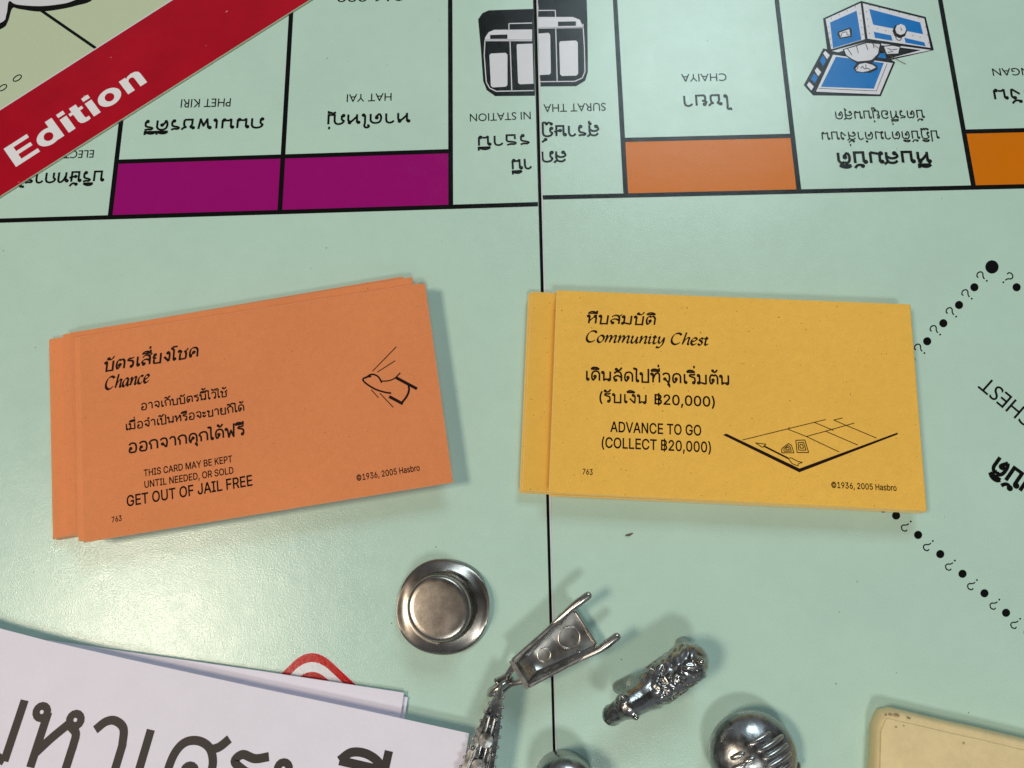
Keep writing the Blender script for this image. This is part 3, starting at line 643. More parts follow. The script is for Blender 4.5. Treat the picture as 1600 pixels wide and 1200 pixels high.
tw(right_panel, 'KOH PHANGAN', (1700, 104), (1549.7, 107), 13.4, style='geo')
tw(right_panel, 'เกาะพะงัน', (1722, 136), (1546.8, 139.7), 17.8, weight=18.9)
tw(right_panel, 'COMMUNITY CHEST', (1800, 801), (1543, 587.5), 29, style='geo')
tw(right_panel, 'หีบสมบัติ', (1692, 808.5), (1559, 712), 28, weight=22.4)
# ---- station emblem: the front of a train, cut by the fold
def emblem_polys(parent, name, parts):
    """parts: (material, [pixel outlines]) painted one over another"""
    first = None
    for i, (m, polys) in enumerate(parts):
        mb = MB()
        for p in polys: px_poly(mb, p, ZL + .0012*i)
        o = mb.build(name if i == 0 else 'emblem_ink', m, parent if first is None else parent)
        first = first or o
    return first
def lines_px(lines, w):
    out = []
    for pts in lines:
        F = []
        for i in range(len(pts)-1): ribbon(F, [pts[i], pts[i+1]], w)
        out += F
    return out
zl = zoomer(430, 0, 3.478); zr = zoomer(820, 0, 3.478)
T = lambda z, pts: [z(*p) for p in pts]
edgeL = [(833.0, 13.5), (836.5, 149.5)]
blackL = T(zl, [(1402, 48), (1160, 56), (1125, 72), (1103, 105), (1118, 270), (1130, 440), (1150, 490), (1195, 522), (1412, 520)])
whiteL = [T(zl, [(1396, 160), (1190, 162), (1160, 175), (1140, 205), (1140, 216), (1396, 216)])]
slotL = [T(zl, [(1168, 190), (1262, 187), (1262, 211), (1168, 212)])]
winL = [T(zl, [(1172, 291), (1252, 287), (1262, 297), (1262, 462), (1254, 471), (1182, 475), (1172, 466), (1164, 300)]),
        T(zl, [(1314, 240), (1398, 237), (1404, 455), (1330, 458), (1320, 450), (1312, 250)])]
thinL = lines_px([T(zl, [(1270, 163), (1270, 128), (1396, 125)]), T(zl, [(1140, 221), (1396, 221)]), T(zl, [(1276, 221), (1286, 495)]),
                  T(zl, [(1140, 216), (1136, 300), (1147, 445), (1165, 478), (1200, 496), (1406, 492)])], 1.5)
emblem_polys(left_panel, 'train_emblem', [(M['ink'], [blackL]), (M['white_ink'], whiteL+thinL+winL), (M['ink'], slotL)])
blackR = T(zr, [(70, -30), (335, -30), (340, 100), (343, 390), (328, 438), (280, 468), (78, 470)])
whiteR = [T(zr, [(72, 92), (262, 92), (300, 108), (318, 150), (73, 152)])]
slotR = [T(zr, [(180, 118), (278, 116), (278, 140), (181, 142)])]
winR = [T(zr, [(74, 182), (130, 178), (138, 190), (142, 396), (134, 405), (78, 408)]),
        T(zr, [(192, 224), (278, 220), (288, 230), (290, 400), (280, 411), (202, 413), (192, 404), (187, 235)])]
thinR = lines_px([T(zr, [(70, 57), (166, 56), (167, 92)]), T(zr, [(74, 153), (318, 150)]), T(zr, [(168, 153), (176, 442)]),
                  T(zr, [(316, 130), (324, 260), (327, 390), (312, 424), (270, 442), (78, 444)])], 1.5)
emblem_polys(right_panel, 'train_emblem', [(M['ink'], [blackR]), (M['white_ink'], whiteR+thinR+winR), (M['ink'], slotR)])
# ---- treasure chest emblem
zc = zoomer(1140, 0, 3.478)
C = lambda *p: [zc(*q) for q in p]
def dots(pts, r): return [[(x+r*math.cos(t*TAU/8), y+r*math.sin(t*TAU/8)) for t in range(8)] for x, y in (zc(*p) for p in pts)]
def lerp_dots(a, b, n): return [(a[0]+(b[0]-a[0])*(i+.5)/n, a[1]+(b[1]-a[1])*(i+.5)/n) for i in range(n)]
rivets = sum([lerp_dots(*s) for s in [((530, 112), (705, 26), 4), ((534, 130), (556, 262), 4), ((706, 55), (726, 205), 4), ((735, 22), (1055, 105), 6),
          ((742, 45), (762, 200), 4), ((1062, 125), (1085, 255), 3), ((780, 150), (870, 172), 2), ((975, 190), (1055, 205), 2)]], [])
emblem_polys(right_panel, 'treasure_chest_emblem', [
 (M['ink'], [C((508, 100), (715, 5), (1066, 92), (1110, 272), (878, 325), (900, 338), (822, 523), (454, 518), (403, 462), (510, 262), (530, 268))]),
 (M['white_ink'], [C((522, 104), (712, 17), (736, 213), (552, 268)), C((724, 18), (1058, 101), (1092, 260), (750, 210)),
                   C((556, 277), (745, 226), (1096, 272), (880, 316), (868, 318), (1040, 272), (748, 236), (590, 284)),
                   C((470, 498), (562, 297), (888, 343), (815, 513)),
                   C((508, 290), (520, 276), (545, 300), (530, 322)), C((462, 385), (475, 366), (498, 392), (482, 414)), C((420, 462), (432, 444), (458, 470), (444, 492))]),
 (M['blue_ink'], [C((546, 122), (690, 58), (716, 216), (562, 262)), C((758, 48), (1036, 122), (1052, 186), (780, 134)), C((783, 172), (878, 192), (886, 222), (790, 206)),
                  C((950, 205), (1058, 230), (1066, 252), (956, 232)), C((812, 292), (846, 286), (850, 318), (806, 312)),
                  C((496, 472), (578, 308), (838, 342), (784, 482)), C((490, 330), (506, 300), (526, 328), (508, 360)), C((442, 430), (458, 398), (480, 420), (462, 452))]),
 (M['ink'], dots(rivets, .75) + [C((588, 172), (655, 148), (664, 160), (664, 200), (600, 212), (586, 190))] + dots([(925, 168)], 11.5)
            + lines_px([C((484, 480), (798, 494), (856, 345))], .8) + lines_px([C((818, 512), (888, 345))], 1.2)
            + [C((614, 268), (628, 300), (660, 326), (690, 342), (672, 372), (690, 394), (760, 396), (804, 378), (802, 358), (776, 342), (806, 310), (824, 280), (824, 234), (745, 226))]
            + [C((832, 250), (884, 242), (930, 250), (922, 296), (850, 300), (842, 280))]),
 (M['white_ink'], [C((622, 270), (634, 298), (664, 320), (696, 334), (760, 328), (776, 322), (806, 292), (816, 240), (748, 234)),
                   C((684, 372), (706, 348), (740, 342), (776, 352), (796, 366), (760, 384), (722, 392), (690, 386)),
                   C((840, 254), (884, 248), (924, 256), (916, 290), (856, 293), (848, 278)),
                   C((596, 178), (650, 158), (656, 194), (604, 204))] + dots([(930, 160)], 8.6)),
 (M['ink'], lines_px([C((690, 250), (700, 290)), C((740, 240), (752, 270)), (C((640, 262), (665, 300))), C((780, 238), (785, 262)), C((700, 360), (690, 380)), C((740, 350), (742, 372)),
                      C((712, 372), (722, 360), (732, 374), (756, 372), (764, 384)), C((604, 200), (612, 178), (636, 172), (640, 190), (652, 190)), C((858, 262), (880, 272), (912, 266)), C((860, 284), (890, 280)),
                      C((912, 182), (902, 200), (910, 216), (926, 220), (936, 208), (924, 194), (912, 200)), C((930, 150), (936, 166))], 1.1)),
])
# ---- ring of dots and question marks round the chest field
mb = MB()
def disc(x, y, r):
    px_poly(mb, [(x+r*math.cos(t*TAU/24), y+r*math.sin(t*TAU/24)) for t in range(24)], ZL)
disc(1550, 417, 10.4)
for x, y in [(1522.5, 448.8), (1498.5, 476.5), (1474, 505), (1448.8, 533.2), (1424, 561.5), (1588.5, 448.8), (1625, 482), (1400.2, 805.6), (1434.6, 835.8), (1469.2, 865.8), (1504, 896.6), (1538.3, 927), (1572, 957.5), (1606, 988)]:
    disc(x, y, 6.4)
def qmark(x, y, ang, s):
    """question mark centred on a pixel; ang = direction of its top, y down"""
    P = [(-5, -4.5), (-4.6, -8), (0, -10), (4.5, -7.5), (4.4, -3.6), (1.4, -.6), (0, 2.4), (0, 4.2)]
    c, s_ = math.cos(ang), math.sin(ang)
    R2 = lambda p: (x + s*(c*p[0]-s_*p[1]), y + s*(s_*p[0]+c*p[1]))
    px_stroke(mb, [R2(p) for p in P], 1.9, ZL+.0004, curve=True)
    q = R2((0, 8.6))
    px_poly(mb, [(q[0]+1.5*math.cos(t*TAU/10), q[1]+1.5*math.sin(t*TAU/10)) for t in range(10)], ZL+.0004)
for x, y in [(1535.5, 433), (1512, 461), (1487.5, 489), (1462.5, 517), (1438, 546)]: qmark(x, y, -.85, 1.0)
for x, y in [(1574, 435), (1611, 467)]: qmark(x, y, .80, 1.0)
for x, y in [(1383, 791), (1417, 821), (1451.5, 851.5), (1486, 882), (1520.5, 912.5), (1555.5, 943), (1588, 973)]: qmark(x, y, 3.92, 1.0)
mb.build('question_mark_border', M['ink'], right_panel)
# ---- corner of the red and white badge, mostly under the white sheets
def rounded_corner(apex, d1, d2, cut, n=14):
    a = Vector(apex); u = Vector(d1).normalized(); v = Vector(d2).normalized()
    p0, p1 = a+u*cut, a+v*cut
    C_ = [p0*(1-t)**2 + a*2*t*(1-t) + p1*t*t for t in [i/n for i in range(n+1)]]
    return [tuple(a+u*190)] + [tuple(p) for p in C_] + [tuple(a+v*190)]
for i, (dy, cut, m) in enumerate([(0, 44, 'white_ink'), (1.6, 43, 'red_ink'), (17, 38, 'white_ink'), (34, 32, 'red_ink')]):
    mb = MB(); px_poly(mb, rounded_corner((487, 1004+dy*1.02), (-.71, .70), (.73, .68), cut), ZL+.001*i)
    mb.build('badge', M[m], left_panel)
# ================================================================ booklet with the red ribbon, over the board's corner
ZK = .05
zk = zoomer(0, 0, 3.478)
bp = [B(*p, ZK) for p in [(-430, 578), (-310, -200), (700, -137), (482.5, 0), (0, 307)]]
booklet = empty('printed_booklet', (bp[4].x-3, bp[4].y+3, .012))
tag(booklet, 'printed booklet with a diagonal red Edition ribbon, lying over the board\'s squares', 'booklet')
mb = MB()
pa, pb = B(-490, 618, ZK), B(797, -198, ZK)
pn = (pb-pa).normalized(); pn = Vector((-pn.y, pn.x, 0))*12
P = [(p.x, p.y) for p in (pa, pb, pb+pn, pa+pn)]
n = len(P)
mb.add([(x, y, .012) for x, y in P]+[(x, y, ZK) for x, y in P], [list(range(n))[::-1], [n+i for i in range(n)]]+[[i, (i+1) % n, n+(i+1) % n, n+i] for i in range(n)])
mb.build('cover', M['lid_green'], booklet)
rbn = MB(); px_poly(rbn, [(-500, 490), (0, 172.5), (270, 0), (640, -236), (797, -198), (482.5, 0.5), (0, 306.5), (-500, 623.5)], ZK+.002)
ribbon_o = rbn.build('red_ribbon', M['ribbon'], booklet)
mb = MB(); px_stroke(mb, [(-500, 489), (0, 171.5), (270, -1), (600, -212)], 1.6, ZK+.004); mb.build('ribbon_outline', M['white_ink'], booklet)
bold_line(ribbon_o, 'Edition', (24, 261.5), (233.5, 126), 41, ZK+.005, M['ribbon_white'])
mb = MB(); px_stroke(mb, [(58, 12), (150, 75.5)], 4.6, ZK+.003); mb.build('square_borders', M['ink'], booklet)
mb = MB(); px_poly(mb, smooth([(-60, 70), (0, 46), (12, 34), (19, 13), (30, 14), (60, 18), (90, 15), (118, 9), (146, -2), (160, -40), (-60, -60)], 5), ZK+.004)
mb.build('white_letter_outline', M['ink'], booklet)
mb = MB(); px_poly(mb, smooth([(-60, 52), (0, 36), (10, 22), (14, 2), (26, 7), (60, 9.5), (90, 7), (112, 2), (135, -12), (150, -50), (-60, -60)], 5), ZK+.006)
mb.build('white_letter', M['white_ink'], booklet)
mb = MB()
for x, y in ((27, 122), (4, 137), (-20, 152)):
    px_stroke(mb, [(x+7.5*math.cos(t*TAU/12)*.84-3.6*math.sin(t*TAU/12)*-.54, y-7.5*math.cos(t*TAU/12)*.54+3.6*math.sin(t*TAU/12)*.84) for t in range(13)], 1.7, ZK+.003)
mb.build('lettering', M['ink'], booklet)
# ================================================================ the two piles of cards
CT = .034          # thickness of a card
def card(name, cx, cy, z0, ang, size, mat, warp=(0, 0)):
    """one card: a thin board with slightly rounded corners; origin under its middle"""
    w, h = size; r = .014
    out = []
    for sx, sy, a0 in ((1, 1, 0), (-1, 1, 90), (-1, -1, 180), (1, -1, 270)):
        for k in range(4):
            a = math.radians(a0+k*30)
            out.append((sx*(w/2-r)+r*math.cos(a), sy*(h/2-r)+r*math.sin(a)))
    c, s = math.cos(ang), math.sin(ang)
    zz = lambda x, y: warp[0]*x/w + warp[1]*y/h
    pts = [(cx+c*x-s*y, cy+s*x+c*y, zz(x, y)) for x, y in out]
    n = len(pts); e = .018
    ins = [(cx+(p[0]-cx)*(1-e/4), cy+(p[1]-cy)*(1-e/3), p[2]) for p in pts]
    rings = [[(p[0], p[1], z0+p[2]) for p in pts], [(p[0], p[1], z0+CT-e+p[2]) for p in pts], [(p[0], p[1], z0+CT+p[2]) for p in ins]]
    m = MB().loft(rings)
    o = m.build(name, [mat, M['card_edge_orange' if mat is M['card_orange'] else 'card_edge_yellow']])
    for p in o.data.polygons:
        if len(p.vertices) == 4: p.material_index = 1
    return o
def rect_fit(corners, z):
    P = [B(*p, z) for p in corners]           # top-left, top-right, bottom-right, bottom-left
    c = sum(P, Vector())/4
    u = (P[1]-P[0]) + (P[2]-P[3])
    return c.x, c.y, math.atan2(u.y, u.x)
CARD = (7.83, 4.55)
def pile(name, corners, zt, n, mat, offs, labels, cat, group, mid_label):
    """n cards; offs(i) = (dx, dy, turn) of card i (0 = lowest) against the top card"""
    cx, cy, ang = rect_fit(corners, zt)
    pitch = zt/n
    top = None
    for i in range(n):
        dx, dy, da = offs(i) if i < n-1 else (0, 0, 0)
        c, s = math.cos(ang), math.sin(ang)
        o = card(name, cx+c*dx-s*dy, cy+s*dx+c*dy, .008+pitch*i, ang+da, CARD, mat)
        tag(o, labels.get(i, mid_label), cat, group)
        top = o
    return top
rng = random.Random(4)
ZO = .62; NO = 16
oc = [(126, 529), (662.5, 445), (706, 751.5), (131, 846)]
J = lambda a: rng.uniform(-a, a)
# lower cards slid to the left in three bunches, as their left edges show
o_jit = [(J(.025), J(.02), J(.003)) for _ in range(NO)]
def o_off(i):
    a = o_jit[i]
    if i < 6: b = (-.90, .28, .010)
    elif i < 10: b = (-.48, .30, .016)
    elif i < 13: b = (-.29, .23, .003)
    else: b = (-.13, .05, .001)
    return tuple(p+q for p, q in zip(a, b))
ozt = .008 + ZO/NO*(NO-1) + CT
orange_top = pile('chance_card', oc, ZO, NO, M['card_orange'], o_off,
    {NO-1: 'orange card face up on top of its pile, its text about getting out of jail',
     0: 'lowest orange card, resting on the board at the left of the orange pile',
     9: 'orange card whose upper left corner shows second from the pile\'s left edge',
     12: 'orange card directly beneath the top orange card, a narrow strip showing above it'},
    'card', 'orange cards in the left pile', 'orange card in the middle of the orange pile with only a thin edge showing')
ZY = .56; NY = 16
yc = [(870.7, 452.5), (1423.7, 475), (1443.7, 799), (859, 771)]
y_jit = [(J(.012), J(.012), J(.002)) for _ in range(NY)]
def y_off(i):
    a = y_jit[i]
    if i < 7: b = (-.62, .035, .003)
    elif i < 8: b = (-.58, .06, .003)
    elif i < 12: b = (.02, -.03, .005)
    else: b = (.03, .0, 0)
    return tuple(p+q for p, q in zip(a, b))
yellow_top = pile('community_chest_card', yc, ZY, NY, M['card_yellow'], y_off,
    {NY-1: 'yellow card face up on top of its pile, its text saying advance to go',
     7: 'yellow card whose left strip lies uncovered beside the fold of the board',
     0: 'lowest yellow card, resting on the board at the left of the yellow pile'},
    'card', 'yellow cards in the right pile', 'yellow card in the middle of the yellow pile with only a thin edge showing')
zo_ = .008 + ZO/NO*(NO-1) + CT + .003
zy_ = .008 + ZY/NY*(NY-1) + CT + .003
K = M['card_ink']
def ow(text, p0, p1, h, **k): return lettering(orange_top, text, p0, p1, h, zo_, K, **k)
def yw(text, p0, p1, h, **k): return lettering(yellow_top, text, p0, p1, h, zy_, K, **k)
ow('บัตรเสี่ยงโชค', (162, 580.5), (311, 556.5), 15.5, style='brush', weight=22.7)
ow('Chance', (164, 609), (233, 596.8), 19.5, style='script', weight=21.1)
ow('อาจเก็บบัตรนี้ไว้ใช้', (219.5, 641), (356, 619), 10.2, weight=19.5)
ow('เมื่อจำเป็นหรือจะขายก็ได้', (195.5, 672.5), (383, 641.5), 10.4, weight=19.5)
ow('ออกจากคุกได้ฟรี', (199.5, 708), (384, 678.5), 14.6, weight=19.5)
ow('THIS CARD MAY BE KEPT', (224.5, 744.6), (363.5, 721.8), 10.6, style='sans', bold=13)
ow('UNTIL NEEDED, OR SOLD', (225, 762.5), (365.5, 739.6), 10.6, style='sans', bold=13)
ow('GET OUT OF JAIL FREE', (197.5, 791.5), (395.5, 758.3), 16.8, style='sans', bold=13)
ow('763', (174.3, 816.5), (190.8, 813.3), 8.6, style='sans', bold=13)
ow('©1936, 2005 Hasbro', (557, 751.5), (656.5, 735), 9.4, style='sans', bold=13)
yw('หีบสมบัติ', (915.5, 505), (1025.5, 507.6), 14, style='brush', weight=22.7)
yw('Community Chest', (915, 534), (1107, 539.4), 18, style='script', weight=21.1)
yw('เดินลัดไปที่จุดเริ่มต้น', (913.5, 594), (1142, 601.5), 15.4, weight=18.1)
yw('(รับเงิน ฿20,000)', (934, 627.6), (1119.5, 635.6), 14.2, weight=18.1, bold=13)
yw('ADVANCE TO GO', (953.5, 674.6), (1096.5, 680.6), 16.4, style='sans', bold=13)
yw('(COLLECT ฿20,000)', (938, 699), (1113, 707), 16.4, style='sans', bold=13)
yw('763', (909.5, 741), (926.5, 742), 8.6, style='sans', bold=13)
yw('©1936, 2005 Hasbro', (1298.5, 762), (1401.5, 767), 9.4, style='sans', bold=13)
# a kicking shoe with its burst of lines, printed on the orange card
zs = zoomer(360, 420, 4)
S = lambda *p: [zs(*q) for q in p]
mb = MB()
z = zo_
px_stroke(mb, S((880, 672), (848, 678), (828, 692), (850, 718), (905, 752), (960, 770), (1005, 778)), 2.7, z, True)
px_stroke(mb, S((845, 682), (880, 660), (915, 668), (935, 690), (945, 712)), 2.6, z+.0005, True)
px_stroke(mb, S((938, 702), (985, 700), (1025, 685), (1062, 650)), 1.9, z+.001, True)
px_stroke(mb, S((1035, 680), (1166, 750)), 4.6, z+.0015)
px_stroke(mb, S((1112, 722), (1116, 760), (1100, 800), (1070, 838)), 3.2, z+.002, True)
px_stroke(mb, S((1078, 844), (992, 798)), 4.6, z+.0025)
for a in [((888, 640), (1036, 488)), ((918, 646), (1030, 574)), ((880, 756), (926, 806)), ((934, 778), (1018, 866))]:
    px_stroke(mb, S(*a), 1.3, z+.003)
mb.build('shoe_drawing', K, orange_top)
# the small playing field drawn on the yellow card
zq = zoomer(1100, 600, 4)
S = lambda *p: [zq(*q) for q in p]
mb = MB(); z = zy_
px_poly(mb, S((118, 318), (140, 310), (597, 528), (1208, 304), (1213, 314), (596, 552)), z)
for a in [((240, 350), (760, 222)), ((640, 328), (845, 425)), ((640, 328), (760, 295)), ((520, 281), (640, 328)), ((760, 295), (962, 382)), ((810, 225), (1078, 338)), ((760, 295), (940, 244)), ((810, 225), (866, 212)), ((690, 240), (810, 290))]:
    px_stroke(mb, S(*a), 1.2, z+.0005)
px_stroke(mb, S((375, 388), (525, 464)), 2.6, z+.001)
for a in [((322, 368), (388, 376)), ((388, 376), (366, 396)), ((366, 396), (322, 368)), ((525, 464), (548, 462)), ((548, 462), (582, 482)), ((582, 482), (616, 490)), ((616, 490), (590, 498)),
          ((590, 498), (588, 512)), ((588, 512), (552, 498)), ((552, 498), (525, 464))]:
    px_stroke(mb, S(*a), 1.2, z+.0015)
for q in ([(486, 430), (486, 404), (528, 372), (546, 382), (562, 430)], [(582, 428), (574, 352), (630, 350), (654, 428)]):
    px_stroke(mb, S(*(q+[q[0]])), 1.3, z+.002)
    c = (sum(a for a, b in q)/len(q), sum(b for a, b in q)/len(q))
    for f in (.62, .3):
        qq = [(c[0]+(a-c[0])*f, c[1]+(b-c[1])*f) for a, b in q]
        px_stroke(mb, S(*(qq+[qq[0]])), 1.3, z+.002)
mb.build('playing_field_drawing', K, yellow_top)
# ================================================================ white sheets at the lower left
def sheet(name, px, z0, z1, label, group='white sheets at the near left corner'):
    P = [B(*p, z1) for p in px]
    A = sum(P[i-1].x*P[i].y-P[i].x*P[i-1].y for i in range(len(P)))
    if A < 0: P.reverse()
    n = len(P)
    m = MB()
    m.add([(p.x, p.y, z0) for p in P]+[(p.x, p.y, z1) for p in P], [list(range(n))[::-1], [n+i for i in range(n)]]+[[i, (i+1) % n, n+(i+1) % n, n+i] for i in range(n)])
    return tag(m.build(name, M['paper']), label, 'sheet', group)
sheet('white_sheet', [(-300, 1010), (20, 1000), (400, 1058), (637, 1089.5), (600, 1340), (-300, 1340)], .010, .07, 'lowest white sheet, its right edge sticking out a sliver beyond the one above')
sheet('white_sheet', [(-300, 985), (77, 1001), (400, 1047.5), (631, 1082.5), (594, 1340), (-300, 1340)], .085, .14, 'middle white sheet, its upper right corner showing between the red badge and the top sheet')
ZS = .44
top_px = [(-330, 880), (-150, 935), (0, 982), (75, 1001.5), (200, 1030), (400, 1074), (570, 1110), (733, 1146), (724, 1200), (695, 1370), (-330, 1370)]
top_sheet = sheet('white_sheet', top_px, ZS-.02, ZS, 'top white sheet, a booklet cover printed with very large dark Thai letters')
pgs = [B(*p, ZS) for p in [(-320, 900), (0, 992), (75, 1012), (200, 1041), (400, 1086), (570, 1122), (722, 1156), (713, 1200), (690, 1360), (-320, 1360)]][::-1]
np_ = len(pgs)
MB().add([(p.x, p.y, .145) for p in pgs]+[(p.x, p.y, ZS-.022) for p in pgs], [list(range(np_))[::-1], [np_+i for i in range(np_)]]+[[i, (i+1) % np_, np_+(i+1) % np_, np_+i] for i in range(np_)]).build('pages', M['paper'], top_sheet)
lettering(top_sheet, 'มหาเศรษฐี', (-66, 1172), (592, 1330), 90, ZS+.004, M['paper_ink'], weight=14.5)
# ================================================================ pewter playing pieces
PW = M['pewter']
# ---- top hat
hc = B(692, 948, .16); th0 = math.radians(35)
hat = MB()
prof = [(0, .03), (.55, .03), (.80, .03), (.98, .05), (1.055, .075), (1.085, .10), (1.092, .125), (1.08, .15), (1.05, .16), (1.0, .162), (.92, .172), (.85, .182), (.80, .19), (.775, .205), (.76, .225), (.745, .24),
        (.728, .29), (.72, .42), (.715, .62), (.712, .80), (.708, .86), (.695, .90), (.67, .925), (.63, .938), (.55, .944), (.30, .948), (0, .95)]
rings = []
NU = 96; HS = .90
for r, z in prof:
    ring = []
    for k in range(NU):
        a = k*TAU/NU
        cu = max(0, (r-.78)/.31)
        rr = max(r, .002)
        e = HS*(1 + .012*cu*math.cos(4*(a-.6)) + .008*cu*math.cos(3*a+1))
        ex = 1.0 + (.03 if r < .79 else .0)*math.cos(2*(a-math.radians(128)))
        up = .07*cu*cu*math.cos(2*(a-math.radians(4))) - .045*cu
        ring.append((hc.x+rr*e*ex*math.cos(a), hc.y+rr*e*ex*math.sin(a), max(.0, z + (up+.03 if r > .78 else 0))))
    rings.append(ring)
hat.loft(rings, cap=False)
hat_o = tag(hat.build('top_hat_token', PW, None, True, 50), 'worn pewter top hat seen from above with a round curled brim', 'game token', 'pewter playing pieces')
# ---- wheelbarrow: tray from the narrow end (x = 0) to the open end, seen from above
zrim = .85
a = B(808.5, 1056, zrim); b = B(915.5, 982, zrim)
ux = (b-a); Lw = ux.length; ux.normalize(); uy = Vector((-ux.y, ux.x, 0)); uz = Vector((0, 0, 1))
def barrow(x, y, z): return a + ux*x + uy*y + uz*(z-zrim)
wb = empty('wheelbarrow_token', (barrow(.9, 0, 0).x, barrow(.9, 0, 0).y, 0))
tag(wb, 'shiny pewter wheelbarrow with an empty tray and two handles, across the fold of the board', 'game token', 'pewter playing pieces')
PB = M['pewter_bright']
hn, hw_ = .31, .50
t = .07
outer = lambda x: hn + (hw_-hn)*x/Lw
tray = MB()
zf = .42
sec = []
# cross-sections along x: outer bottom, outer rim, inner rim, inner floor
def cross(x, zfl, flw, ob):
    o = outer(x)
    return [(x, -flw-.08, zfl-.10), (x, -o-.01, zrim-.08), (x, -o, zrim-.02), (x, -o+.025, zrim), (x, -o+t-.01, zrim), (x, -o+t+.01, zrim-.02), (x, -flw, zfl+.02), (x, -flw+.03, zfl),
            (x, flw-.03, zfl), (x, flw, zfl+.02), (x, o-t-.01, zrim-.02), (x, o-t+.01, zrim), (x, o-.025, zrim), (x, o, zrim-.02), (x, o+.01, zrim-.08), (x, flw+.08, zfl-.10)]
rings = [cross(.07, zrim-.03, hn-.10, 0), cross(.09, zrim-.05, hn-.10, 0), cross(.32, zf+.03, .17, 0), cross(.36, zf, .175, 0)]
for i in range(1, 9):
    x = .36 + (Lw-.36)*i/8
    rings.append(cross(x, zf - .02*i/8, .175+(.40-.175)*i/8, 0))
tray.loft([[barrow(*p) for p in r] for r in rings])
# front plate closing the narrow end
tray.add([barrow(*p) for p in [(0, -hn, zrim), (0, hn, zrim), (.09, hn+.0, zrim), (.09, -hn, zrim), (.06, -.2, .30), (.06, .2, .30), (.32, .22, .32), (.32, -.22, .32)]],
         [[0, 3, 2, 1], [0, 1, 5, 4], [4, 5, 6, 7], [1, 2, 6, 5], [3, 0, 4, 7], [2, 3, 7, 6]])
tray_o = tray.build('tray', PB, wb, True, 35)
mk = MB()
for x, r in ((Lw-.37, .225), (Lw-.98, .135)):
    rr = []
    for q, (dr, dz) in enumerate(((.018, 0), (.0, .014), (-.018, 0))):
        rr.append([barrow(x+(r+dr)*math.cos(k*TAU/32), (r+dr)*math.sin(k*TAU/32)*.92, zf-.004+dz-.011*(x-.36)) for k in range(32)])
    mk.loft(rr, cap=False)
mk.build('moulding_ring', PB, tray_o, True)
MB().tube([barrow(Lw+.01, -.37, zf+.0), barrow(Lw+.01, .37, zf+.0)], .035, 12).build('tray_lip', PB, tray_o, True)
for s, tip in ((1, (921, 929)), (-1, (966, 993))):
    e = B(*tip, zrim)
    p0 = barrow(Lw*.55, s*(outer(Lw*.55)-.03), zrim-.06); p1 = barrow(Lw, s*(outer(Lw)-.02), zrim-.04)
    h = MB().tube([p0, p1, p1.lerp(e, .35), p1.lerp(e, .92)], [.035, .07, .085, .08], 12)
    h.build('handle', PB, wb, True)
    lg = MB().tube([barrow(1.25, s*.36, .40), barrow(1.32, s*.42, .20), barrow(1.38, s*.42, .05)], [.07, .06, .055], 10)
    lg.build('leg', PB, wb, True)
wc = B(781, 1072, .34)
wl = MB()
rr = []
for k in range(28):
    an = k*TAU/28
    ctr = wc + ux*math.cos(an)*.25 + uz*math.sin(an)*.25
    rad = ux*math.cos(an) + uz*math.sin(an)
    rr.append([ctr + rad*.075*math.cos(q*TAU/10) + uy*.075*math.sin(q*TAU/10) for q in range(10)])
rr.append(rr[0])
wl.loft(rr, cap=False)
for k in range(3):
    an = k*math.pi/3+.3
    d = ux*math.cos(an) + uz*math.sin(an)
    wl.tube([wc-d*.24, wc+d*.24], .03, 6, False)
wl.tube([wc-uy*.13, wc+uy*.13], .05, 8)
wl.build('wheel', PB, wb, True)
for s in (1, -1):
    MB().tube([wc+uy*s*.12, wc.lerp(barrow(.02, s*.12, .62), .5)+uy*s*.03, barrow(.06, s*.18, .62)], [.05, .06, .08], 8).build('fork', PB, wb, True)
# ---- battleship, its bow by the wheelbarrow's wheel
zd = .78
a2 = B(784, 1071, zd+.1); b2 = B(742, 1216, zd)
sx_ = (b2-a2); sx_.z = 0; sx_.normalize(); sy_ = Vector((-sx_.y, sx_.x, 0))
LS = 3.4
def ship(x, y, z): return Vector((a2.x, a2.y, 0)) + sx_*x + sy_*y + uz*z
def halfw(x): return max(.012, .40*min(1, (x/2.4))**.62 * (1 if x < 2.4 else 1-.35*((x-2.4)/1.0)**2))
zdeck = lambda x: zd + .14*max(0, 1-x/1.4)**1.5
sh = empty('battleship_token', (ship(1.7, 0, 0).x, ship(1.7, 0, 0).y, 0))
tag(sh, 'dark shiny pewter battleship with a beaded rail, bow pointing at the wheelbarrow\'s wheel', 'game token', 'pewter playing pieces')
hull = MB(); rings = []
for i in range(29):
    x = LS*i/28; w = halfw(x); z = zdeck(x); k = .62
    keel = .0
    rings.append([ship(x+.0, -w*k, keel), ship(x, -w*.86, z*.5), ship(x, -w, z-.05), ship(x, -w+min(.01, w*.1), z+.0), ship(x, -w+min(.10, w*.4), z+.035), ship(x, -w+min(.115, w*.45), z-.02), ship(x, 0, z-.02+min(.10, w*.3)),
                  ship(x, w-min(.115, w*.45), z-.02), ship(x, w-min(.10, w*.4), z+.035), ship(x, w-min(.01, w*.1), z+.0), ship(x, w, z-.05), ship(x, w*.86, z*.5), ship(x, w*k, keel)])
hull.loft(rings)
hull_o = hull.build('hull', M['pewter_dark'], sh, True, 40)
for s in (-1, 1):
    m = MB()
    for i in range(17):
        x = .2+i*.18
        m.ball(ship(x, s*(halfw(x)+.008), zdeck(x)-.02), .034, 8, 5)
    m.build('rail_beads', PB, hull_o, True)
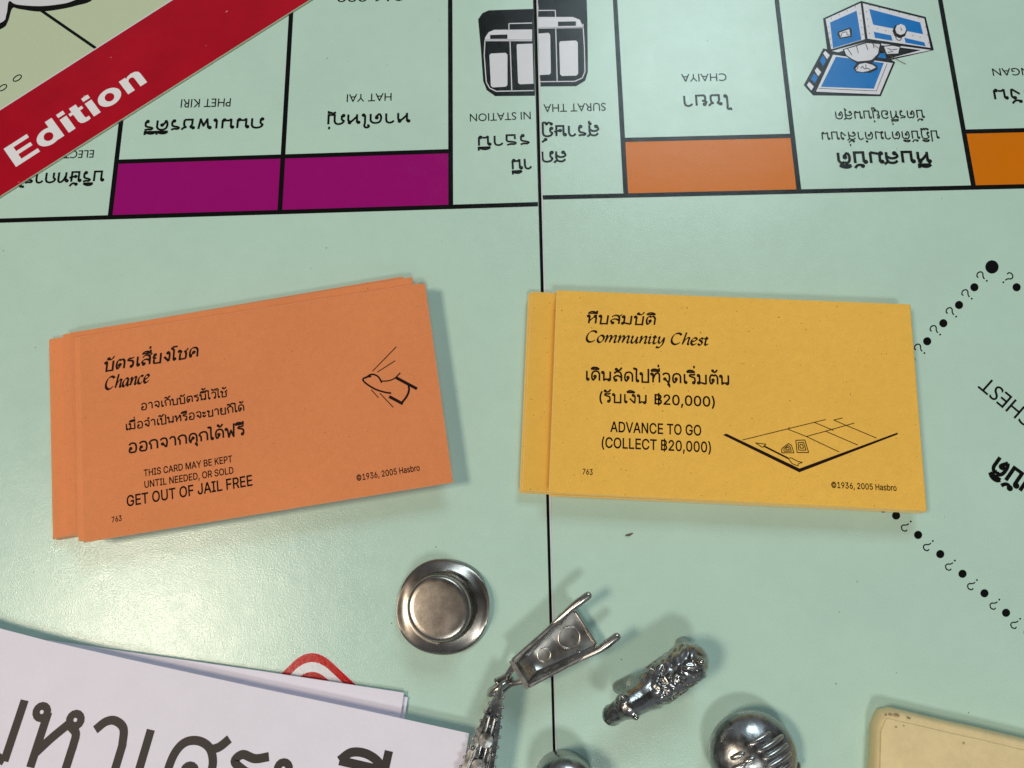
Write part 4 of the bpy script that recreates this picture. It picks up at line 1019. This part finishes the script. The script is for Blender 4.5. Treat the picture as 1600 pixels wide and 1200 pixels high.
for x, fw in ((1.02, 1), (1.5, 1)):
    tr = MB(); w = .15
    prof = [(w, .0), (w, .13), (w*.9, .17), (.01, .18)]
    c = ship(x, 0, zdeck(x)); 
    tr.loft([[c + Vector((r*math.cos(k*TAU/12), r*math.sin(k*TAU/12), z)) for k in range(12)] for r, z in prof])
    tr_o = tr.build('gun_turret', M['pewter_dark'], sh, True, 40)
    for s in (-1, 1):
        MB().tube([ship(x-.1, s*.055, zdeck(x)+.11), ship(x-.42, s*.055, zdeck(x)+.15)], .03, 8).build('gun_barrel', M['pewter_dark'], tr_o, True)
brg = MB()
for (x, y, w, l, z0, z1) in ((2.0, 0, .34, .36, .70, 1.0), (2.0, 0, .24, .22, 1.0, 1.22), (2.5, 0, .3, .5, .7, .98)):
    m_ = Matrix((sx_, sy_, uz)).transposed()
    brg.box(ship(x, y, (z0+z1)/2), (l, w, z1-z0), m_)
brg.build('bridge', M['pewter_dark'], sh)
MB().tube([ship(2.32, 0, .9), ship(2.32, 0, 1.3)], .12, 12, False).build('funnel', M['pewter_dark'], sh, True, 40)
for (x, y) in ((.62, .09), (.62, -.09), (.78, .0), (1.25, .2), (1.25, -.2), (1.75, .24), (1.75, -.24)):
    MB().ball(ship(x, y, zdeck(x)+.03), .05, 8, 5).build('deck_fitting', M['pewter_dark'], sh, True)
# ---- little dog
def remeshed(name, mb, mat, voxel, soften):
    """melts overlapping solids into one continuous surface"""
    o = mb.build(name, mat)
    r = o.modifiers.new('remesh', 'REMESH'); r.mode = 'VOXEL'; r.voxel_size = voxel; r.use_smooth_shade = True
    s = o.modifiers.new('soften', 'SMOOTH'); s.iterations = soften; s.factor = .6
    bpy.context.view_layer.update()
    me2 = bpy.data.meshes.new_from_object(o.evaluated_get(bpy.context.evaluated_depsgraph_get()))
    old = o.data
    o.modifiers.clear(); o.data = me2; bpy.data.meshes.remove(old)
    me2.materials.clear(); me2.materials.append(mat)
    return o
dz = 1.12
da = B(1088, 1030, dz); db = B(990, 1082, dz); dh = B(966, 1106, 1.25)
dx = (db-da); dx.z = 0; dl = dx.length; dx.normalize(); dy = Vector((-dx.y, dx.x, 0))
def dog(x, y, z): return Vector((da.x, da.y, 0)) + dx*x + dy*y + uz*z
V = [B(1078, 1034, .86), B(1058, 1049, .90), B(1032, 1067, .88), B(1014, 1080, .94),          # spine 0-3
     B(998, 1092, 1.14), B(981, 1102, 1.24), B(970, 1109, 1.16), B(960, 1115, 1.10),          # neck 4, head 5, muzzle 6, nose 7
     B(1072, 1016, .50), B(1065, 1006, .13), B(1084, 1048, .45), B(1080, 1042, .10),          # hind legs
     B(990, 1066, .50), B(967, 1074, .13), B(1016, 1096, .45), B(1000, 1094, .10),            # fore legs
     B(1090, 1034, 1.10), B(1096, 1034, 1.32),                                               # tail
     B(976, 1092, 1.36), B(973, 1088, 1.52), B(992, 1116, 1.30), B(994, 1121, 1.44)]          # ears
E_ = [(0, 1), (1, 2), (2, 3), (3, 4), (4, 5), (5, 6), (6, 7), (0, 8), (8, 9), (0, 10), (10, 11), (3, 12), (12, 13), (3, 14), (14, 15), (0, 16), (16, 17), (5, 18), (18, 19), (5, 20), (20, 21)]
Rr = [.37, .36, .34, .36, .28, .26, .21, .19, .17, .14, .16, .12, .17, .14, .16, .12, .11, .07, .10, .06, .10, .06]
dm = MB()
for i0, i1 in E_:
    dm.tube([V[i0], V[i0].lerp(V[i1], .5), V[i1]], [Rr[i0], (Rr[i0]+Rr[i1])/2, Rr[i1]], 14)
dm.tube([B(1070, 1034, .52), B(1044, 1052, .50), B(1010, 1074, .55)], [.27, .28, .27], 14)      # shaggy skirt of the belly
dm.ball(V[5], .25, 14, 10); dm.ball(B(957, 1117, 1.02), .21, 12, 8)
axis = (V[2]-V[0]); axis.z = 0; axis.normalize(); side = Vector((-axis.y, axis.x, 0))
dr = random.Random(3)
for k in range(13):                                   # locks of fur over the back and flanks
    for q in range(9):
        an = math.radians(-100+25*q + dr.uniform(-9, 9))
        t_ = k/12
        base = V[0].lerp(V[3], t_) + axis*dr.uniform(-.03, .03) - axis*.05
        rad = .365 if t_ < .9 else .34
        P_ = [base + side*math.sin(an+da_)*rad + uz*math.cos(an+da_)*rad - axis*sl for da_, sl in ((-.16*(1 if an > 0 else -1), -.05), (0, .0), (.22*(1 if an > 0 else -1), .06))]
        dm.tube(P_, [.03, .042, .02], 6)
dog_o = remeshed('dog_token', dm, M['pewter_fur'], .022, 7)
tag(dog_o, 'pewter dog with shaggy fur standing beside the wheelbarrow, head toward the lower left', 'game token', 'pewter playing pieces')
# ---- round token with raised bars
rc = B(1176, 1182, .45)
rt = MB(); rings = []
for i in range(15):
    a = -1.1 + (math.pi/2+1.1)*i/14
    r = .85*math.cos(a) if i < 14 else .01
    z = .46 + .50*math.sin(a) if a > 0 else .46 + .46*math.sin(a)/math.sin(1.1)*.98
    rings.append([(rc.x+max(r, .01)*math.cos(k*TAU/40)*(1+.02*math.sin(3*k*TAU/40)), rc.y+max(r, .01)*math.sin(k*TAU/40), max(0, z)) for k in range(40)])
rt.loft(rings)
round_o = rt.build('domed_token', M['pewter_dark'], None, True)
tag(round_o, 'round domed pewter piece with raised bars on top, between the dog and the beige packet', 'game token', 'pewter playing pieces')
dome = lambda x, y: .46 + .50*math.sqrt(max(0, 1-(x*x+y*y)/.7225))
ca, sa = math.cos(math.radians(24)), math.sin(math.radians(24))
def bar(x0, x1, y, r):
    pts = []
    for i in range(6):
        u_ = x0+(x1-x0)*i/5
        X, Y = ca*u_-sa*y, sa*u_+ca*y
        pts.append((rc.x+X, rc.y+Y, dome(X, Y)+.0))
    return MB().tube(pts, [r*.8]+[r]*4+[r*.8], 8)
for x0, x1, y in ((.0, .42, .34), (.08, .62, .18), (.12, .62, .02), (.05, .6, -.14), (-.1, .5, -.30), (-.42, -.22, .26), (-.5, -.3, .08), (-.24, -.08, .12), (-.5, -.1, -.10), (-.5, -.2, -.26)):
    bar(x0, x1, y, .058).build('raised_bar', M['pewter_bright'], round_o, True)
kn = B(1243, 1196, .35)
MB().tube([kn+Vector((-.25, -.1, 0)), kn], [.12, .10], 10).build('knob', M['pewter'], round_o, True)
# ---- token cut off by the near edge
ec = B(884, 1240, .9)
et = MB(); prof = [(.60, 0), (.60, .1), (.62, .5), (.62, .75), (.57, .92), (.48, 1.0), (.36, 1.05), (.2, 1.07), (.01, 1.07)]
et.loft([[(ec.x+r*math.cos(k*TAU/36), ec.y+r*math.sin(k*TAU/36), z) for k in range(36)] for r, z in prof])
tag(et.build('thimble_token', M['pewter_dark'], None, True, 60), 'rounded dark pewter piece at the near edge beside the fold of the board', 'game token', 'pewter playing pieces')
# ================================================================ beige packet, near right corner
def slab(px, z0, z1, r, n=6, seg=14):
    P = [B(*p, z1) for p in px]
    A = sum(P[i-1].x*P[i].y-P[i].x*P[i-1].y for i in range(len(P)))
    if A < 0: P.reverse()
    out = []                                   # rounded, slightly uneven outline
    m = len(P)
    for i in range(m):
        p, q = P[i], P[(i+1) % m]; e = (q-p)
        k = max(2, int(e.length/.25))
        nrm = Vector((e.y, -e.x, 0)).normalized()
        for j in range(k):
            w_ = .004*math.sin(j*1.3+i*2)+.006*math.sin(j*.21+i)
            out.append(p+e*(j/k)+nrm*w_)
    c = sum(out, Vector())/len(out)
    def inset(d):
        res = []
        L = len(out)
        for i in range(L):
            t_ = (out[(i+1) % L]-out[i-1]).normalized()
            res.append(out[i] + Vector((-t_.y, t_.x, 0))*d)
        return res
    m_ = MB(); rings = []
    for i in range(n+1):
        a = -math.pi/2+math.pi*i/n
        rings.append([(p.x, p.y, (z0+z1)/2+(z1-z0)/2*math.sin(a)) for p in inset(r*(1-math.cos(a)))])
    for f in (.25, .5, .75, .97):
        rings.append([tuple(Vector(q).lerp(Vector((c.x, c.y, Vector(q).z)), f)+Vector((0, 0, .006*math.sin(i*.35+f*5)))) for i, q in enumerate(rings[n])])
    m_.loft(rings)
    return m_
pk = slab([(1364, 1330), (1371, 1135), (1380, 1113), (1398, 1108), (1600, 1155), (1900, 1225), (1900, 1400)], .012, .50, .10)
pk_o = pk.build('paper_packet', M['wallet'], None, True)
tag(pk_o, 'worn beige folded paper packet with a grubby corner, at the near right', 'packet')
fl = slab([(1369, 1340), (1377, 1142), (1386, 1122), (1600, 1172), (1900, 1242), (1900, 1410)], .495, .525, .014)
fl.build('flap', M['wallet'], pk_o, True)
mb = MB(); sr = random.Random(8)
for x, y, rx, ry in ((1391, 1116.5, 5, 2.0), (1401, 1117.5, 6, 2.4), (1420, 1122, 4, 1.6), (1384, 1117, 2.5, 2), (1412, 1134, 1.5, 1.2), (1400, 1136, 2, 1.2)):
    o_ = [(x+rx*math.cos(t*TAU/14)*sr.uniform(.6, 1.2), y+ry*math.sin(t*TAU/14)*sr.uniform(.6, 1.2)+(.22*rx*math.cos(t*TAU/14))) for t in range(14)]
    px_poly(mb, o_, .531)
mb.build('grubby_stain', M['stain'], pk_o)
# ================================================================ crumb
cp = B(983, 835.5, .02)
cm = MB().tube([cp+Vector((-.075, -.012, 0)), cp+Vector((0, -.005, .01)), cp+Vector((.08, .03, .0))], [.012, .022, .008], 6)
tag(cm.build('crumb', M['crumb'], None, True), 'tiny brown crumb on the board below the yellow pile', 'crumb')
hp = B(1393, 84, .02)
hr_ = MB().tube([B(1360, 66, .012), B(1385, 84, .03), B(1415, 100, .012)], .006, 5)
tag(hr_.build('hair', M['crumb'], None, True), 'short loose hair lying on the blue chest picture', 'hair')
